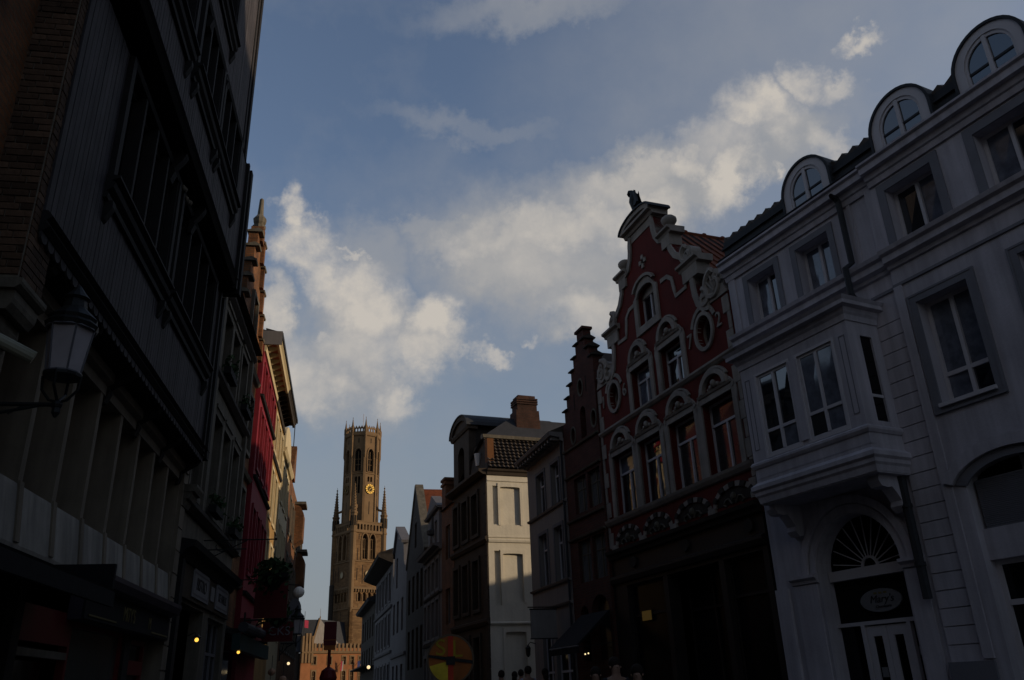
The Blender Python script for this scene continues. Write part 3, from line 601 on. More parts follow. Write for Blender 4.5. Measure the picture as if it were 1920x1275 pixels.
# roof behind the gable
for s_ in (1,-1):
    u1=R1 if s_>0 else R0
    b=MB(R); n=60
    for j in range(n):
        v0=-.3-8.5*j/n; v1=-.3-8.5*(j+1)/n; e=.05 if j%2 else 0
        b.hexa([(u1,v0,9.35+e),(u1,v1,9.35+e),(RC,v1,12.85+e),(RC,v0,12.85+e),(u1,v0,9.42+e),(u1,v1,9.42+e),(RC,v1,12.95+e),(RC,v0,12.95+e)])
    b.build('roof_tiles',m_tile,kind='stuff')
b=MB(R); b.tube([(RC,-.3,12.95),(RC,-8.8,12.95)],.10,6)
for k in range(14): b.ball(RC,-.8-k*.6,13.0,.09,6)
b.build('ridge_tiles',m_tile)
b=MB(R); b.tube([(15.95,-.3,12.9),(15.6,-.35,12.0)],.015,4); b.build('stay_rod',m_iron)
# pelican statue on the pediment
ST=House('pelican_statue',-20.5,10.076,16.92,1,'dark stone bird statue with bent neck on top of the red gable','statue',z=13.6)
b=MB(ST); b.tube([(16.92,-.12,13.5),(16.92,-.12,13.62),(16.93,-.12,13.80),(16.94,-.12,13.98),(16.93,-.11,14.12),(16.95,-.1,14.22),(17.0,-.08,14.30),(17.06,-.06,14.33),(17.11,-.05,14.28),(17.10,-.05,14.20)],.1,9,rs=[.10,.09,.13,.17,.14,.08,.06,.065,.055,.02]); b.build('bird_body',m_iron,smooth=True)
ST.root.location+=ST.t*.10+Vector((0,0,.03))
for s_ in (1,-1):
    b=MB(ST); b.plate([(16.90,13.78),(16.96,14.05),(16.86,14.12),(16.76,14.22),(16.73,14.02),(16.66,13.80),(16.78,13.74)],[],-.12+s_*.05,-.09+s_*.08); b.build('wing',m_iron)
MB(ST).lathe(16.92,-.12,[(.15,13.50),(.13,13.56),(.09,13.60)],8).build('statue_base',m_cream)
MB(ST).tube([(16.70,-.15,13.85),(16.45,-.2,13.5)],.012,4).build('stay_rod',m_iron)

Rb=House('rear_shade_block',-27,26,-20,1,'added tall brick block out of view behind the white house, shading the timber house','building')  # added out of sight to keep sun off the timber house
MB(Rb).box(-20,2,-14,0,-.2,20.5).build('building_body',m_lbrick); MB(Rb).prof([(.2,20.5),(-7,22.5),(-14.2,20.5)],-20.2,2.2).build('roof',m_tile)
# ---- stepped brick gable ----
G=House('stepped_gable_house',-20.5,10.0,19.98,1,'narrow dark brick house with stepped gable and small oval windows, left of the red gable')
G0,G1,GC=20.06,22.52,20.86
st=[(20.52,11.35),(20.29,10.98),(20.06,10.62)]
tips=[(21.20,11.26),(21.42,10.90),(21.64,10.54),(21.86,10.18),(22.10,9.82),(22.30,9.46)]
o=[(G0,-.2),(G1,-.2),(G1,9.1),(22.30,9.1)]
prev=None
for u,z in tips[::-1]: o+=[(u,z-.36 if prev is None else prev),(u,z)]; prev=z
ro=[(20.52,11.26),(20.28,10.90),(G0,10.54)]
for i,(u,z) in enumerate(ro): o+=[(u,z),(u,ro[i+1][1] if i<2 else z-.3)]
o=[p for i,p in enumerate(o) if i==0 or p!=o[i-1]]
gov=[[(cu+.16*math.cos(i*PI/8),cz+.24*math.sin(i*PI/8)) for i in range(16)] for cu,cz in ((21.04,9.86),(20.28,8.66),(21.76,8.56))]
gh=gov+[archhole(20.82,21.20,8.30,9.05,.2,8),rect(20.18,21.0,6.2,7.25),rect(21.12,21.95,6.2,7.25),rect(20.18,21.0,4.25,5.42),rect(21.12,21.95,4.25,5.42),archhole(20.25,21.35,2.2,3.4,.45,8),archhole(21.55,22.1,2.2,3.4,.25,8)]
MB(G).plate(o,gh,-.3,0).build('wall',m_dbrick); MB(G).box(G0,G1,-8,-.34,-.2,9.0).build('building_body',m_black)
MB(G).plate([(G0,9.0),(22.3,9.0),(GC,11.0)],[],-7,-.5).build('roof',m_dtile)
for (u,z) in tips: MB(G).prof([(-.34,z),(.07,z),(.07,z+.04),(-.13,z+.14),(-.36,z+.04)],u-.24 if u<21.3 else u-.24,u+.07).build('step_coping',m_dst)
for (u,z) in ro: MB(G).prof([(-.34,z),(.07,z),(.07,z+.04),(-.13,z+.14),(-.36,z+.04)],u-.07,u+.24).build('step_coping',m_dst)
MB(G).box(20.62,21.08,-.28,-.02,11.3,11.62).box(20.56,21.14,-.32,.03,11.62,11.70).build('gable_chimney',m_dbrick)
for cu,cz in ((21.04,9.86),(20.28,8.66),(21.76,8.56)):
    e=lambda a,c_:[(cu+a*math.cos(i*PI/10),cz+c_*math.sin(i*PI/10)) for i in range(20)]
    w=MB(G).plate(e(.20,.29),[e(.155,.235)],-.02,.02).build('window',m_lstone); MB(G).plate(e(.17,.25),[],-.16,-.14).build('pane',m_glassd,w)
MB(G).box(20.8,21.22,-.22,-.18,8.28,9.3).build('pane',m_glassd)
for k in range(5): MB(G).box(21.0+0*k,21.02,-.17,-.15,8.3+.2*k,8.32+.2*k+.16).build('window_bar',m_dst) if k<4 else None
for u,z in ((20.62,9.6),(21.5,9.3)): MB(G).box(u,u+.06,-.05,.004,z,z+.5).build('wall_slot',m_dark)
for z in (8.16,6.02,5.98+1.36,5.48):
    MB(G).prof([(0,z),(.06,z+.01),(.08,z+.06),(0,z+.08)],G0,G1).build('string_course',m_lstone)
def leaded(H,a,b,z0,z1):
    window(H,a,b,z0,z1,v=-.10,mull=(.5,),trans=(.66,),fw=.035,fm=m_lstone,gm=m_glassd)
    q=MB(H)
    n=5
    for k in range(1,2*n): 
        if k!=n: q.box(a+(b-a)*k/(2*n)-.006,a+(b-a)*k/(2*n)+.006,-.13,-.105,z0+.03,z1-.03)
    q.build('leading',m_sign,kind='stuff')
for a,b in ((20.18,21.0),(21.12,21.95)): leaded(G,a,b,6.2,7.25); leaded(G,a,b,4.25,5.42)
for a,b,zz in ((20.25,21.35,3.85),(21.55,22.1,3.65)): MB(G).box(a-.02,b+.02,-.25,-.2,2.2,zz+.02).build('pane',m_curt if a<21 else m_glassd)
AW=House('shop_awning',-20.5,10.0,21.0,1,'black sloping fabric awning below the stepped brick gable','awning',z=2.5)
MB(AW).hexa([(20.15,.02,3.34),(21.95,.02,3.34),(21.95,.06,3.40),(20.15,.06,3.40),(20.15,1.0,2.52),(22.0,1.0,2.52),(22.0,1.03,2.56),(20.15,1.03,2.56)]).build('awning_cloth',m_awn)
MB(AW).box(20.12,22.03,.99,1.04,2.36,2.50).build('valance',m_awn); MB(AW).tube([(20.12,1.02,2.53),(22.03,1.02,2.53)],.02,6).build('front_bar',m_sign)
for u in (20.18,21.96): MB(AW).tube([(u,.02,2.6),(u,.98,2.5)],.015,4).build('awning_arm',m_iron)
# ---- cream house ----
Cc=House('cream_house',-17,8.592,23.32,1,'small cream rendered house with bracketed eaves beside the dark stepped gable')
C0,C1_=23.10,26.90
cw=[(24.95,25.95),(23.50,24.42)]
MB(Cc).plate([(C0,-.2),(C1_,-.2),(C1_,8.72),(C0,8.72)],[rect(a+.12,b-.06,z0,z1) for a,b in cw for z0,z1 in ((6.86,8.15),(4.56,6.15))]+[rect(25.05,26.05,-.15,3.4),rect(23.3,24.8,-.15,2.9)],-.28,0).build('wall',m_plast)
MB(Cc).box(C0,C1_,-3.8,-.32,-.2,8.7).build('building_body',m_black)
for a,b in cw:
    for z0,z1 in ((6.86,8.15),(4.56,6.15)): window(Cc,a+.12,b-.06,z0,z1,v=-.13,mull=(.5,),trans=(.7,),fw=.045); surround(Cc,a+.12,b-.06,z0,z1,.10,v=.03,m=m_neo,bottom=False)
for z in (6.74,4.44,3.80): MB(Cc).prof([(0,z),(.06,z+.01),(.09,z+.07),(0,z+.09)],C0,C1_).build('string_course',m_plast)
MB(Cc).prof([(0,8.62),(.10,8.64),(.12,8.74),(.42,8.78),(.46,8.86),(.44,8.90),(0,8.92)],C0,C1_+.02).build('eaves_cornice',m_plast)
for k in range(13): MB(Cc).box(C0+.1+.3*k,C0+.2+.3*k,.10,.36,8.66,8.77).build('eaves_bracket',m_plast)
MB(Cc).prof([(.46,8.9),(-1.8,9.9),(-4,8.9)],C0,C1_).build('roof',m_dtile)
MB(Cc).box(C1_-.02,C1_+.1,-3.8,-.3,-.2,8.7).build('gable_wall',m_plast)
MB(Cc).plate([(-.3,8.7),(-3.9,8.7),(-1.8,9.8)],[],C1_-.02,C1_+.1,axis='u').build('gable_wall',m_plast)
MB(Cc).tube([(23.2,.05,8.6),(23.2,.05,.1)],.04,6).build('rainwater_pipe',m_zinc)
window(Cc,25.05,26.05,-.1,3.4,v=-.12,mull=(.5,),trans=(.6,),gm=m_glassd); window(Cc,23.3,24.8,-.1,2.9,v=-.12,mull=(.5,),trans=(.7,),gm=m_glassd)
Sg=House('projecting_sign',-17,8.592,24.3,1,'grey rectangular hanging sign board on the cream house, left of the black awning','sign',z=2.9)
MB(Sg).box(24.28,24.33,.12,.92,2.92,3.74).build('sign_board',m_plast); MB(Sg).tube([(24.3,0,3.80),(24.3,1.0,3.80)],.018,5).build('sign_bracket',m_iron); MB(Sg).box(24.27,24.34,.10,.94,3.72,3.76).box(24.27,24.34,.10,.94,2.90,2.93).build('sign_frame',m_iron)
# ---- corner house: whitewashed flank, brown stone front ----
Bw=House('corner_house',-21,8.961,26.29,1,'tall corner house with whitewashed side wall, brown front, dark pantile roof and brick chimney',K=1.19)
B0,B1=26.29,30.50
# side wall lies in plane u=B0, runs v from 0 back
ap=lambda v0,v1,z0,z1,r=.025:[(v0,z0),(v1,z0),(v1,z1)]+arc((v0+v1)/2,z1,abs(v1-v0)/2,r,0,180,8)[1:-1]+[(v0,z1)] if v1>v0 else None
nich=[(-1.19,-.47,6.72,8.0),(-1.21,-.50,4.20,5.74),(-1.23,-.52,.6,3.26)]
pil=[(-.40,-.20,6.72,8.05),(-.42,-.20,4.1,5.85)]
side_out=[(-6,-.2),(0,-.2),(0,8.62),(-6,8.62)]
MB(Bw).plate(side_out,[ap(*n_) for n_ in nich]+[rect(a,b,c_,d) for a,b,c_,d in pil],B0,B0+.07,axis='u').build('side_wall',m_side)
MB(Bw).box(B0+.071,B0+.14,-6,-.02,-.2,8.6).build('blind_window_backing',m_side)
for n_ in nich:
    v0,v1,z0,z1=n_; MB(Bw).plate([(v0-.09,z0-.02),(v0,z0-.02),(v0,z1)]+arc((v0+v1)/2,z1,(v1-v0)/2,.025,180,0,8)[1:-1]+[(v1,z1),(v1,z0-.02),(v1+.09,z0-.02),(v1+.09,z1+.14),(v0-.09,z1+.14)],[],B0-.025,B0-.001,axis='u').build('blind_window_surround',m_side)
def sprof(pr,nm,m=m_side,v0=-6,v1=.0):   # moulding along the side wall
    b=MB(Bw); a=[b.bm.verts.new(b.P(B0-o_,v0,z)) for o_,z in pr]; c_=[b.bm.verts.new(b.P(B0-o_,v1,z)) for o_,z in pr]; n=len(pr)
    for i in range(n): b.bm.faces.new((a[i],a[(i+1)%n],c_[(i+1)%n],c_[i]))
    b.bm.faces.new(a); b.bm.faces.new(c_); return b.build(nm,m)
sprof([(0,6.12),(.04,6.13),(.06,6.20),(0,6.24)],'string_course'); sprof([(0,6.28),(.03,6.29),(.03,6.34),(0,6.35)],'string_course')
sprof([(0,3.50),(.05,3.51),(.07,3.56),(0,3.60)],'string_course'); sprof([(0,8.20),(.03,8.21),(.03,8.25),(0,8.26)],'string_course'); sprof([(0,8.40),(.04,8.42),(.06,8.52),(.12,8.56),(.14,8.62),(0,8.64)],'eaves_moulding',m_brown)
# brown front with pilasters
bw_=[(27.3,27.95),(28.5,29.15),(29.65,30.25)]
MB(Bw).plate([(B0+.145,-.2),(B1,-.2),(B1,8.5),(B0+.145,8.5)],[rect(a,b,z0,z1) for a,b in bw_ for z0,z1 in ((6.6,8.0),(4.1,5.7),(1.2,3.2))],-.28,0.0).build('front_wall',m_brown)
MB(Bw).box(B0+.26,B1,-6,-.32,-.2,8.5).build('building_body',m_black)
for a,b in bw_:
    for z0,z1 in ((6.6,8.0),(4.1,5.7),(1.2,3.2)): window(Bw,a,b,z0,z1,v=-.1,mull=(.5,),trans=(.66,),fw=.045,fm=m_brown,gm=m_glassd); surround(Bw,a,b,z0,z1,.12,v=.06,m=m_brown)
for k in range(24):
    z=.1+k*.35
    if z<8.1: MB(Bw).box(B0-.002,B0+.30-(.06 if k%2 else 0),.001,.05,z,z+.335).build('quoin_stone',m_brown)
for z,o_ in ((6.12,.12),(3.5,.12),(8.42,.30)):
    MB(Bw).prof([(0,z),(o_*.5,z+.02),(o_,z+.12),(o_,z+.20),(0,z+.24)],B0-.03,B1).build('cornice' if o_>.2 else 'string_course',m_brown)
# dormer front with segmental pediment
MB(Bw).plate([(28.35,8.66),(30.35,8.66),(30.35,10.7),(28.35,10.7)],[archhole(28.95,29.75,8.9,9.9,.3,8)],-.30,-.02).build('dormer_front',m_brown)
MB(Bw).box(28.4,30.3,-3.5,-.32,8.6,10.7).build('dormer_body',m_dst); MB(Bw).box(28.9,29.8,-.31,-.25,8.9,10.25).build('pane',m_glassd)
MB(Bw).prof([(-.34,10.66),(.03,10.68),(.08,10.78),(.08,10.84),(-.34,10.86)],28.2,30.5).build('pediment_cornice',m_brown)
archband(Bw,29.35,10.80,.95,1.18,-.36,.08,m_brown,'pediment_arch',n=14,rz0=.42,rz1=.62); MB(Bw).plate(arc(29.35,10.82,.96,.44,0,180,12),[],-.3,.0).build('pediment_tympanum',m_brown)
MB(Bw).plate(arc(29.35,10.80,1.21,.66,0,180,14)+arc(29.35,10.80,1.18,.62,180,0,14),[],-3.5,.12).build('pediment_lead',m_zinc)
# mansard side slope with pantiles (faces the camera), rising away from side wall
b=MB(Bw); cols=34; rows=9
def sp(i,j):
    vv=-.05-i/cols*5.6; t=j/rows; return (B0-.10+t*.62, vv, 8.66+t*1.25)
for j in range(rows):
    A=[];C_=[]
    for i in range(cols*5+1):
        ii=i/5; wv=.035*math.sin(2*PI*ii); u,v,z=sp(ii,j); u2,v2,z2=sp(ii,j+1); k_=.035
        A.append(b.bm.verts.new(b.P(u-k_-wv,v,z+k_))); C_.append(b.bm.verts.new(b.P(u2-wv,v2,z2)))
    for i in range(cols*5): b.bm.faces.new((A[i],A[i+1],C_[i+1],C_[i]))
b.build('side_roof_tiles',m_dtile,kind='stuff')
MB(Bw).hexa([(B0-.05,-.02,8.62),(B0+2,-.02,8.62),(B0+2,-6,8.62),(B0-.05,-6,8.62),(B0+.54,-.2,9.9),(B0+2,-.2,9.9),(B0+2,-6,9.9),(B0+.54,-6,9.9)]).build('mansard_core',m_dst)
sprof([(-.40,9.88),(-.46,9.86),(-.46,10.02),(-.56,10.05),(-.72,10.03),(-.70,9.88)],'ridge_gutter',m_lstone,-5.8,-.05)
MB(Bw).box(B0+.05,B0+.3,-.30,-.06,8.7,9.75).build('hip_trim',mat('orange_hip_tiles',(.13,.055,.02),.8))
MB(Bw).hexa([(B0+.6,-.05,9.95),(B1,-.05,8.7),(B1,-6,8.7),(B0+.6,-6,9.95),(B0+1.3,-1.4,10.95),(B1,-1.4,11.0),(B1,-5,11.0),(B0+1.3,-5,10.95)]).build('roof',m_slate)
for v,z in ((-.55,9.0),(-.95,8.95)): MB(Bw).tube([(B0+1.1,.0+v+.5,z),(B0+1.1,v+.5,z+.45)],.12,8,rs=[.10,.17]).build('chimney_cowl',mat('pale_cowl',(.45,.45,.45)))
b=MB(Bw); b.box(B0+1.0,B0+1.75,-2.55,-1.55,9.9,11.25,tv=.04,taper=.03); b.box(B0+1.08,B0+1.67,-2.45,-1.66,11.25,11.5); 
for z in (11.5,11.59,11.68): b.box(B0+1.04,B0+1.71,-2.48,-1.62,z,z+.06)
b.box(B0+1.1,B0+1.65,-2.4,-1.7,11.74,11.86); b.build('chimney',mat('chimney_brick',(.04,.017,.012),.85,.4,2,.5,brick=((.055,.024,.016),(.035,.03,.025),.22,.07)))
MB(Bw).box(B0+.92,B0+1.83,-2.62,-1.5,10.0,10.1).build('chimney_flashing',m_lstone)
wl=House('wall_lamp',-17,8.592,26.75,1,'small dark wall lantern on the whitewashed side wall, at its right edge','lamp',z=2.5)
b=MB(wl); b.tube([(26.80,0,2.9),(26.80,.18,2.95),(26.80,.26,2.86)],.015,5); b.lathe(26.80,.26,[(.03,2.86),(.09,2.78),(.07,2.56),(.02,2.5)],8); b.build('lamp_body',m_iron)
# ---- narrow brick house ----
Nb=House('narrow_brick_house',-19,7.886,30.97,1,'narrow dark orange brick house squeezed beside the brown corner house',K=1.19)
MB(Nb).plate([(30.6,-.2),(32.55,-.2),(32.55,8.3),(30.6,8.3)],[rect(31.2,31.9,z,z+1.3) for z in (1.4,3.9,6.3)],-.25,.0).build('wall',m_lbrick if 0 else mat('brick_brown',(.10,.045,.022),.85,.3,2,.4,brick=((.13,.055,.028),(.07,.05,.035),.22,.07)))
MB(Nb).box(30.6,32.55,-6,-.28,-.2,8.3).build('building_body',m_black)
for z in (1.4,3.9,6.3): window(Nb,31.2,31.9,z,z+1.3,v=-.1,gm=m_glassd,fm=m_neo)
MB(Nb).box(31.9,32.5,-.6,.0,8.3,9.55).box(31.85,32.55,-.65,.05,9.3,9.4).box(31.85,32.55,-.65,.05,9.5,9.6).build('chimney',MATS['brick_brown']); MB(Nb).prof([(0.1,8.3),(-3,9.0),(-6,8.3)],30.6,32.5).build('roof',m_dtile)
# ---- pale neoclassical house ----
def row(H,u0,u1,z1,m,wins,fm=None,gm=None,sur=None,depth=7,v=-.12,trans=(.66,),wv=.0):
    MB(H).plate([(u0,-.2),(u1,-.2),(u1,z1),(u0,z1)],[rect(*w_) for w_ in wins],-.26,0).build('wall',m); MB(H).box(u0,u1,-depth,-.3,-.2,z1-.05).build('building_body',m_black)
    for w_ in wins:
        window(H,*w_,v=v,fm=fm,gm=gm or m_glass,trans=trans,mull=(.5,),fw=.06)
        if sur: surround(H,*w_,.12,v=.05,m=sur)
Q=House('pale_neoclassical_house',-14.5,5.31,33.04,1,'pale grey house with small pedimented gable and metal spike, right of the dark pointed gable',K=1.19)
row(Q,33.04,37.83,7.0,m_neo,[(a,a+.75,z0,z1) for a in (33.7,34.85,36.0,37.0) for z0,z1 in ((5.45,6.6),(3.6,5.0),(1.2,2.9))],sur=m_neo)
for z in (5.2,3.3): MB(Q).prof([(0,z),(.08,z+.02),(.12,z+.08),(0,z+.1)],33.04,37.83).build('string_course',m_neo)
MB(Q).prof([(0,6.85),(.1,6.87),(.14,6.95),(.36,6.99),(.40,7.08),(0,7.12)],33.04,37.83).build('cornice',m_neo)
MB(Q).plate([(33.9,7.1),(37.0,7.1),(37.0,8.7),(33.9,8.7)],[rect(34.5,35.1,7.3,8.3),rect(35.8,36.4,7.3,8.3)],-.3,-.02).build('dormer_front',m_neo); MB(Q).box(34,36.9,-3,-.31,7.1,8.7).build('dormer_body',m_dst)
for a in (34.5,35.8): MB(Q).box(a,a+.6,-.29,-.25,7.3,8.3).build('pane',m_glass)
MB(Q).prof([(-.34,8.64),(.1,8.66),(.16,8.74),(-.34,8.76)],33.7,37.2).build('pediment_cornice',m_neo); MB(Q).plate([(33.7,8.75),(37.2,8.75),(35.45,9.5)],[],-.34,.08).build('pediment',m_neo)
MB(Q).lathe(35.5,.0,[(.3,9.3),(.32,9.5),(.14,9.6),(.12,9.7),(.0,10.6)],8).build('metal_spike',m_zinc); MB(Q).prof([(0,7.1),(-3.4,9.6),(-7,7.1)],33.1,37.8).build('roof',m_tile)
# ---- dark pointed gable ----
D=House('pointed_gable_house',-14.5,5.31,37.83,1,'dark weathered house with steep pointed gable and stone finial',K=1.19)
D0,D1,DC=37.85,44.8,41.3
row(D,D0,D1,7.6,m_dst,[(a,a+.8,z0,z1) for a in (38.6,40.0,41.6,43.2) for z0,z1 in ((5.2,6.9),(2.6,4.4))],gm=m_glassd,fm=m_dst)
MB(D).plate([(D0,7.55),(D1,7.55),(DC,11.2)],[rect(40.9,41.6,8.2,9.4)],-.3,.0).build('gable',m_dst); MB(D).box(40.9,41.6,-.29,-.2,8.2,9.4).build('pane',m_glassd)
for a,s_ in ((D0,1),(D1,-1)): band(D,[(a,7.55),(DC,11.25)],.16*s_,-.34,.06,m_lstone,'gable_coping')
MB(D).lathe(DC,-.1,[(.14,11.2),(.10,11.4),(.17,11.5),(.17,11.58),(.05,11.66),(.07,11.8),(.0,12.0)],8).build('finial',m_lstone)
b=MB(D)
for a in (D0,D1): b.hexa([(a,-.3,7.5),(a,-8,7.5),(DC,-8,11.05),(DC,-.3,11.05),(a,-.3,7.6),(a,-8,7.6),(DC,-8,11.15),(DC,-.3,11.15)])
b.build('roof',m_tile)
# ---- white gabled house ----
Wg=House('white_gabled_house',-14.5,5.31,44.83,1,'white rendered house with parapet gable and tall dark windows, middle distance right',K=1.19)
W0,W1=44.85,51.9
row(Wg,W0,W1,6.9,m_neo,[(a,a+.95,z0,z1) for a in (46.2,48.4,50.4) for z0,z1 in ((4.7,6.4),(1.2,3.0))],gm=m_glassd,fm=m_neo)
MB(Wg).plate([(W0,6.9),(W1,6.9),(W1,7.3),(51.2,8.2),(50.8,9.6),(50.3,9.9),(49.6,10.6),(48.9,9.9),(46.6,9.6),(46.2,8.3),(W0,7.3)],[rect(49.2,50.1,7.2,8.9)],-.3,.0).build('gable',m_neo); MB(Wg).box(49.2,50.1,-.29,-.2,7.2,8.9).build('pane',m_glassd)
for a,c_ in (((51.0,9.45),(49.5,10.75)),((49.5,10.75),(46.3,9.45))): band(Wg,[a,c_],.16,-.4,.14,m_neo,'gable_coping')
b=MB(Wg)
for a in (W0,W1): b.hexa([(a,-.3,6.9),(a,-9,6.9),(48.6,-9,9.9),(48.6,-.3,9.9),(a,-.3,7.0),(a,-9,7.0),(48.6,-9,10.0),(48.6,-.3,10.0)])
b.build('roof',m_tile)
MB(Wg).prof([(0,3.4),(.1,3.42),(.12,3.55),(0,3.58)],W0,W1).build('string_course',m_neo)
# ---- grey eaves houses further off ----
Gy=House('grey_eaves_house',-14.5,5.31,51.95,1,'long grey rendered house with deep dark eaves in front of the belfry tower',K=1.19)
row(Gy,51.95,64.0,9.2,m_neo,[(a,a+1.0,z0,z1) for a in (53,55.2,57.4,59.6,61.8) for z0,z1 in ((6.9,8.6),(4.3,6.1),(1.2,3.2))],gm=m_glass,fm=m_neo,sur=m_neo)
MB(Gy).prof([(0,9.0),(.3,9.1),(.9,9.35),(.95,9.5),(.9,9.6),(0,9.9)],51.95,64.2).build('eaves',m_dst); MB(Gy).prof([(.95,9.55),(-4,11.0),(-9,9.5)],51.95,64).build('roof',m_slate)
for z in (6.4,3.8): MB(Gy).prof([(0,z),(.1,z+.02),(.14,z+.12),(0,z+.16)],51.95,64).build('string_course',m_neo)
Gz=House('dark_far_house',-14.5,5.31,64.2,1,'dark grey house beyond the long grey house at the street end',K=1.19)
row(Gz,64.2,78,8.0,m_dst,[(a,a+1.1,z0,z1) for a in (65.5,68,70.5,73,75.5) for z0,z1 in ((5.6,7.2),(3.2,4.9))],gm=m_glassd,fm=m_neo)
MB(Gz).prof([(0,7.9),(.5,8.0),(.6,8.2),(-4,9.8),(-9,8.1)],64.2,78).build('roof',m_slate)
MB(Gz).box(64.2,78,-.02,.9,3.4,3.5).build('balcony_slab',m_dst)

Rh=House('side_street_shade_block',-20.5,26,16,1,'added unseen low brick block behind the cream house, shading the foot of the whitewashed wall','house')  # unseen block added to set the shadow line on the whitewashed wall
MB(Rh).box(16,30,-9,0,-.2,7.8).build('building_body',m_lbrick); MB(Rh).prof([(.3,7.8),(-4.5,10),(-9.3,7.8)],15.8,30.2).build('roof',m_tile)

Ry=House('yard_shade_block',-20.5,17,14,1,'added unseen brick block behind the cream and stepped gable houses, shading the crimson house','house')  # added out of view so the lower crimson front falls in shade
MB(Ry).box(14,21.5,-8,0,-.2,12.6).build('building_body',m_lbrick); MB(Ry).box(13.9,21.6,-8.1,.1,12.6,12.8).build('roof',m_slate)
# ================= LEFT ROW (plane a=-10, d=-3.6; v = distance out from it) =================
TH=House('timber_house',-10,-3.6,15.7,-1,'black boarded timber house with three overhanging storeys above a beige concrete mezzanine, left')
t0,t1=7.3,15.75
JET=[(5.85,9.1,.40),(9.35,12.15,.65),(12.35,17.6,.52)]   # z0,z1,v
MB(TH).box(t0,t1,-8,-.5,-.2,17.6).build('building_body',m_black)
def boards(H,u0,u1,z0,z1,v,holes,nm='board_cladding',w=.115,m=None):
    b=MB(H); n=int((u1-u0)/w); w=(u1-u0)/n
    for i in range(n):
        a=u0+i*w; segs=[(z0,z1)]
        for hu0,hu1,hz0,hz1 in holes:
            if a+w>hu0 and a<hu1: segs=[q for s0,s1 in segs for q in ((s0,min(s1,hz0)),(max(s0,hz1),s1)) if q[1]>q[0]]
        for s0,s1 in segs: b.box(a+.006,a+w-.006,v-.03,v+random.uniform(0,.004),s0,s1)
    return b.build(nm,m or m_dboard,kind='stuff')
win1=[(8.75,11.35,7.25,9.0),(11.75,14.75,7.25,9.0)]; win2=[(8.3,10.05,10.55,12.0),(10.55,12.2,10.55,12.0),(12.5,14.3,10.55,12.0)]; win3=[(8.6,10.4,13.6,15.2),(11.2,13.2,13.6,15.2)]
for (z0,z1,v),wn in zip(JET,(win1,win2,win3)):
    MB(TH).plate([(t0,z0),(t1,z0),(t1,z1),(t0,z1)],[rect(*q) for q in wn],v-.16,v-.04).build('storey_wall',m_dwood)
    boards(TH,t0,t1,z0+.12,z1-.02,v,wn)
    MB(TH).box(t0,t1,-.5,v-.17,z0,z0+.10).build('storey_floor',m_dwood); MB(TH).box(t1-.12,t1,-.5,v-.165,z0,z1).build('storey_end_wall',m_dwood)
    # sill beam with roll mouldings and scalloped edge
    MB(TH).prof([(v-.16,z0-.10),(v+.02,z0-.10),(v+.07,z0-.05),(v+.03,z0-.01),(v+.03,z0+.02),(v+.08,z0+.06),(v+.03,z0+.12),(v-.16,z0+.14)],t0,t1+.02).build('jetty_beam',m_dwood)
    # windows as bands of lights with posts
    for a,b,c_,d in wn:
        n=4 if b-a>2 else 3
        window(TH,a,b,c_,d,v=v-.08,mull=[k/n for k in range(1,n)],fw=.075,fm=m_dwood,gm=m_glassd,depth=.07)
        q=MB(TH)
        for k in range(n+1):
            uu=a+(b-a)*k/n; q.box(uu-.035,uu+.035,v-.075,v+.045,c_+.02,d); 
        for uu in (a-.06,b+.06): q.box(uu-.06,uu+.06,v,v+.07,c_-.05,d+.05)
        q.build('window_posts',m_dwood)
        MB(TH).prof([(v,c_-.28),(v+.05,c_-.28),(v+.06,c_-.22),(v+.03,c_-.19),(v+.10,c_-.14),(v+.12,c_-.08),(v+.07,c_-.05),(v+.16,c_-.01),(v+.16,c_+.02),(v,c_+.03)],a-.15,b+.15).build('window_sill',m_dwood)
        MB(TH).prof([(v,d+.0),(v+.05,d+.01),(v+.08,d+.06),(v,d+.08)],a-.12,b+.12).build('window_head',m_dwood)
        for uu in (a-.02,b+.02): MB(TH).prof([(v,c_-.55),(v+.03,c_-.52),(v+.10,c_-.36),(v+.10,c_-.28),(v,c_-.28)],uu-.05,uu+.05).build('sill_bracket',m_dwood)
# scallop edge of lowest beam
b=MB(TH)
for k in range(46):
    uu=t0+.18*k
    if uu>t1: break
    b.plate([(uu+.005,5.76),(uu+.165,5.76)]+arc(uu+.085,5.72,.08,.07,0,-180,6),[],.385,.41)
b.build('scalloped_fringe',m_dboard,kind='stuff')
# carved brackets under the jetties
for (z0,z1,v),vp in zip(JET,(0,.40,.65)):
    for k in range(6):
        uu=t0+.6+k*1.52
        if z0<6 or k in (2,3): MB(TH).prof([(vp,z0-.62),(vp+.05,z0-.60),(vp+.10,z0-.45),(vp+.08,z0-.40),(v-.06,z0-.24),(v-.02,z0-.16),(v-.02,z0-.10),(vp,z0-.10)],uu-.07,uu+.07).build('carved_bracket',m_dwood)
b=MB(TH)
for k in range(5): b.ball(11.5+.13*k,.47,9.02+.05*math.sin(k*2),.05,6)
b.build('carved_boss',m_lstone)
# corner posts running up the far end and verge boards of the roof
for v,z0,z1 in ((.47,5.75,9.1),(.74,9.2,12.2),(.56,12.25,17.6)):
    MB(TH).box(t1-.16,t1+.02,v-.45,v,z0,z1).box(t1-.42,t1-.32,v-.1,v-.02,z0,z1).build('corner_post',m_dwood)
MB(TH).prof([(.56,17.6),(-4,18.4),(-9,17.6)],t0,t1).build('roof',m_dtile)
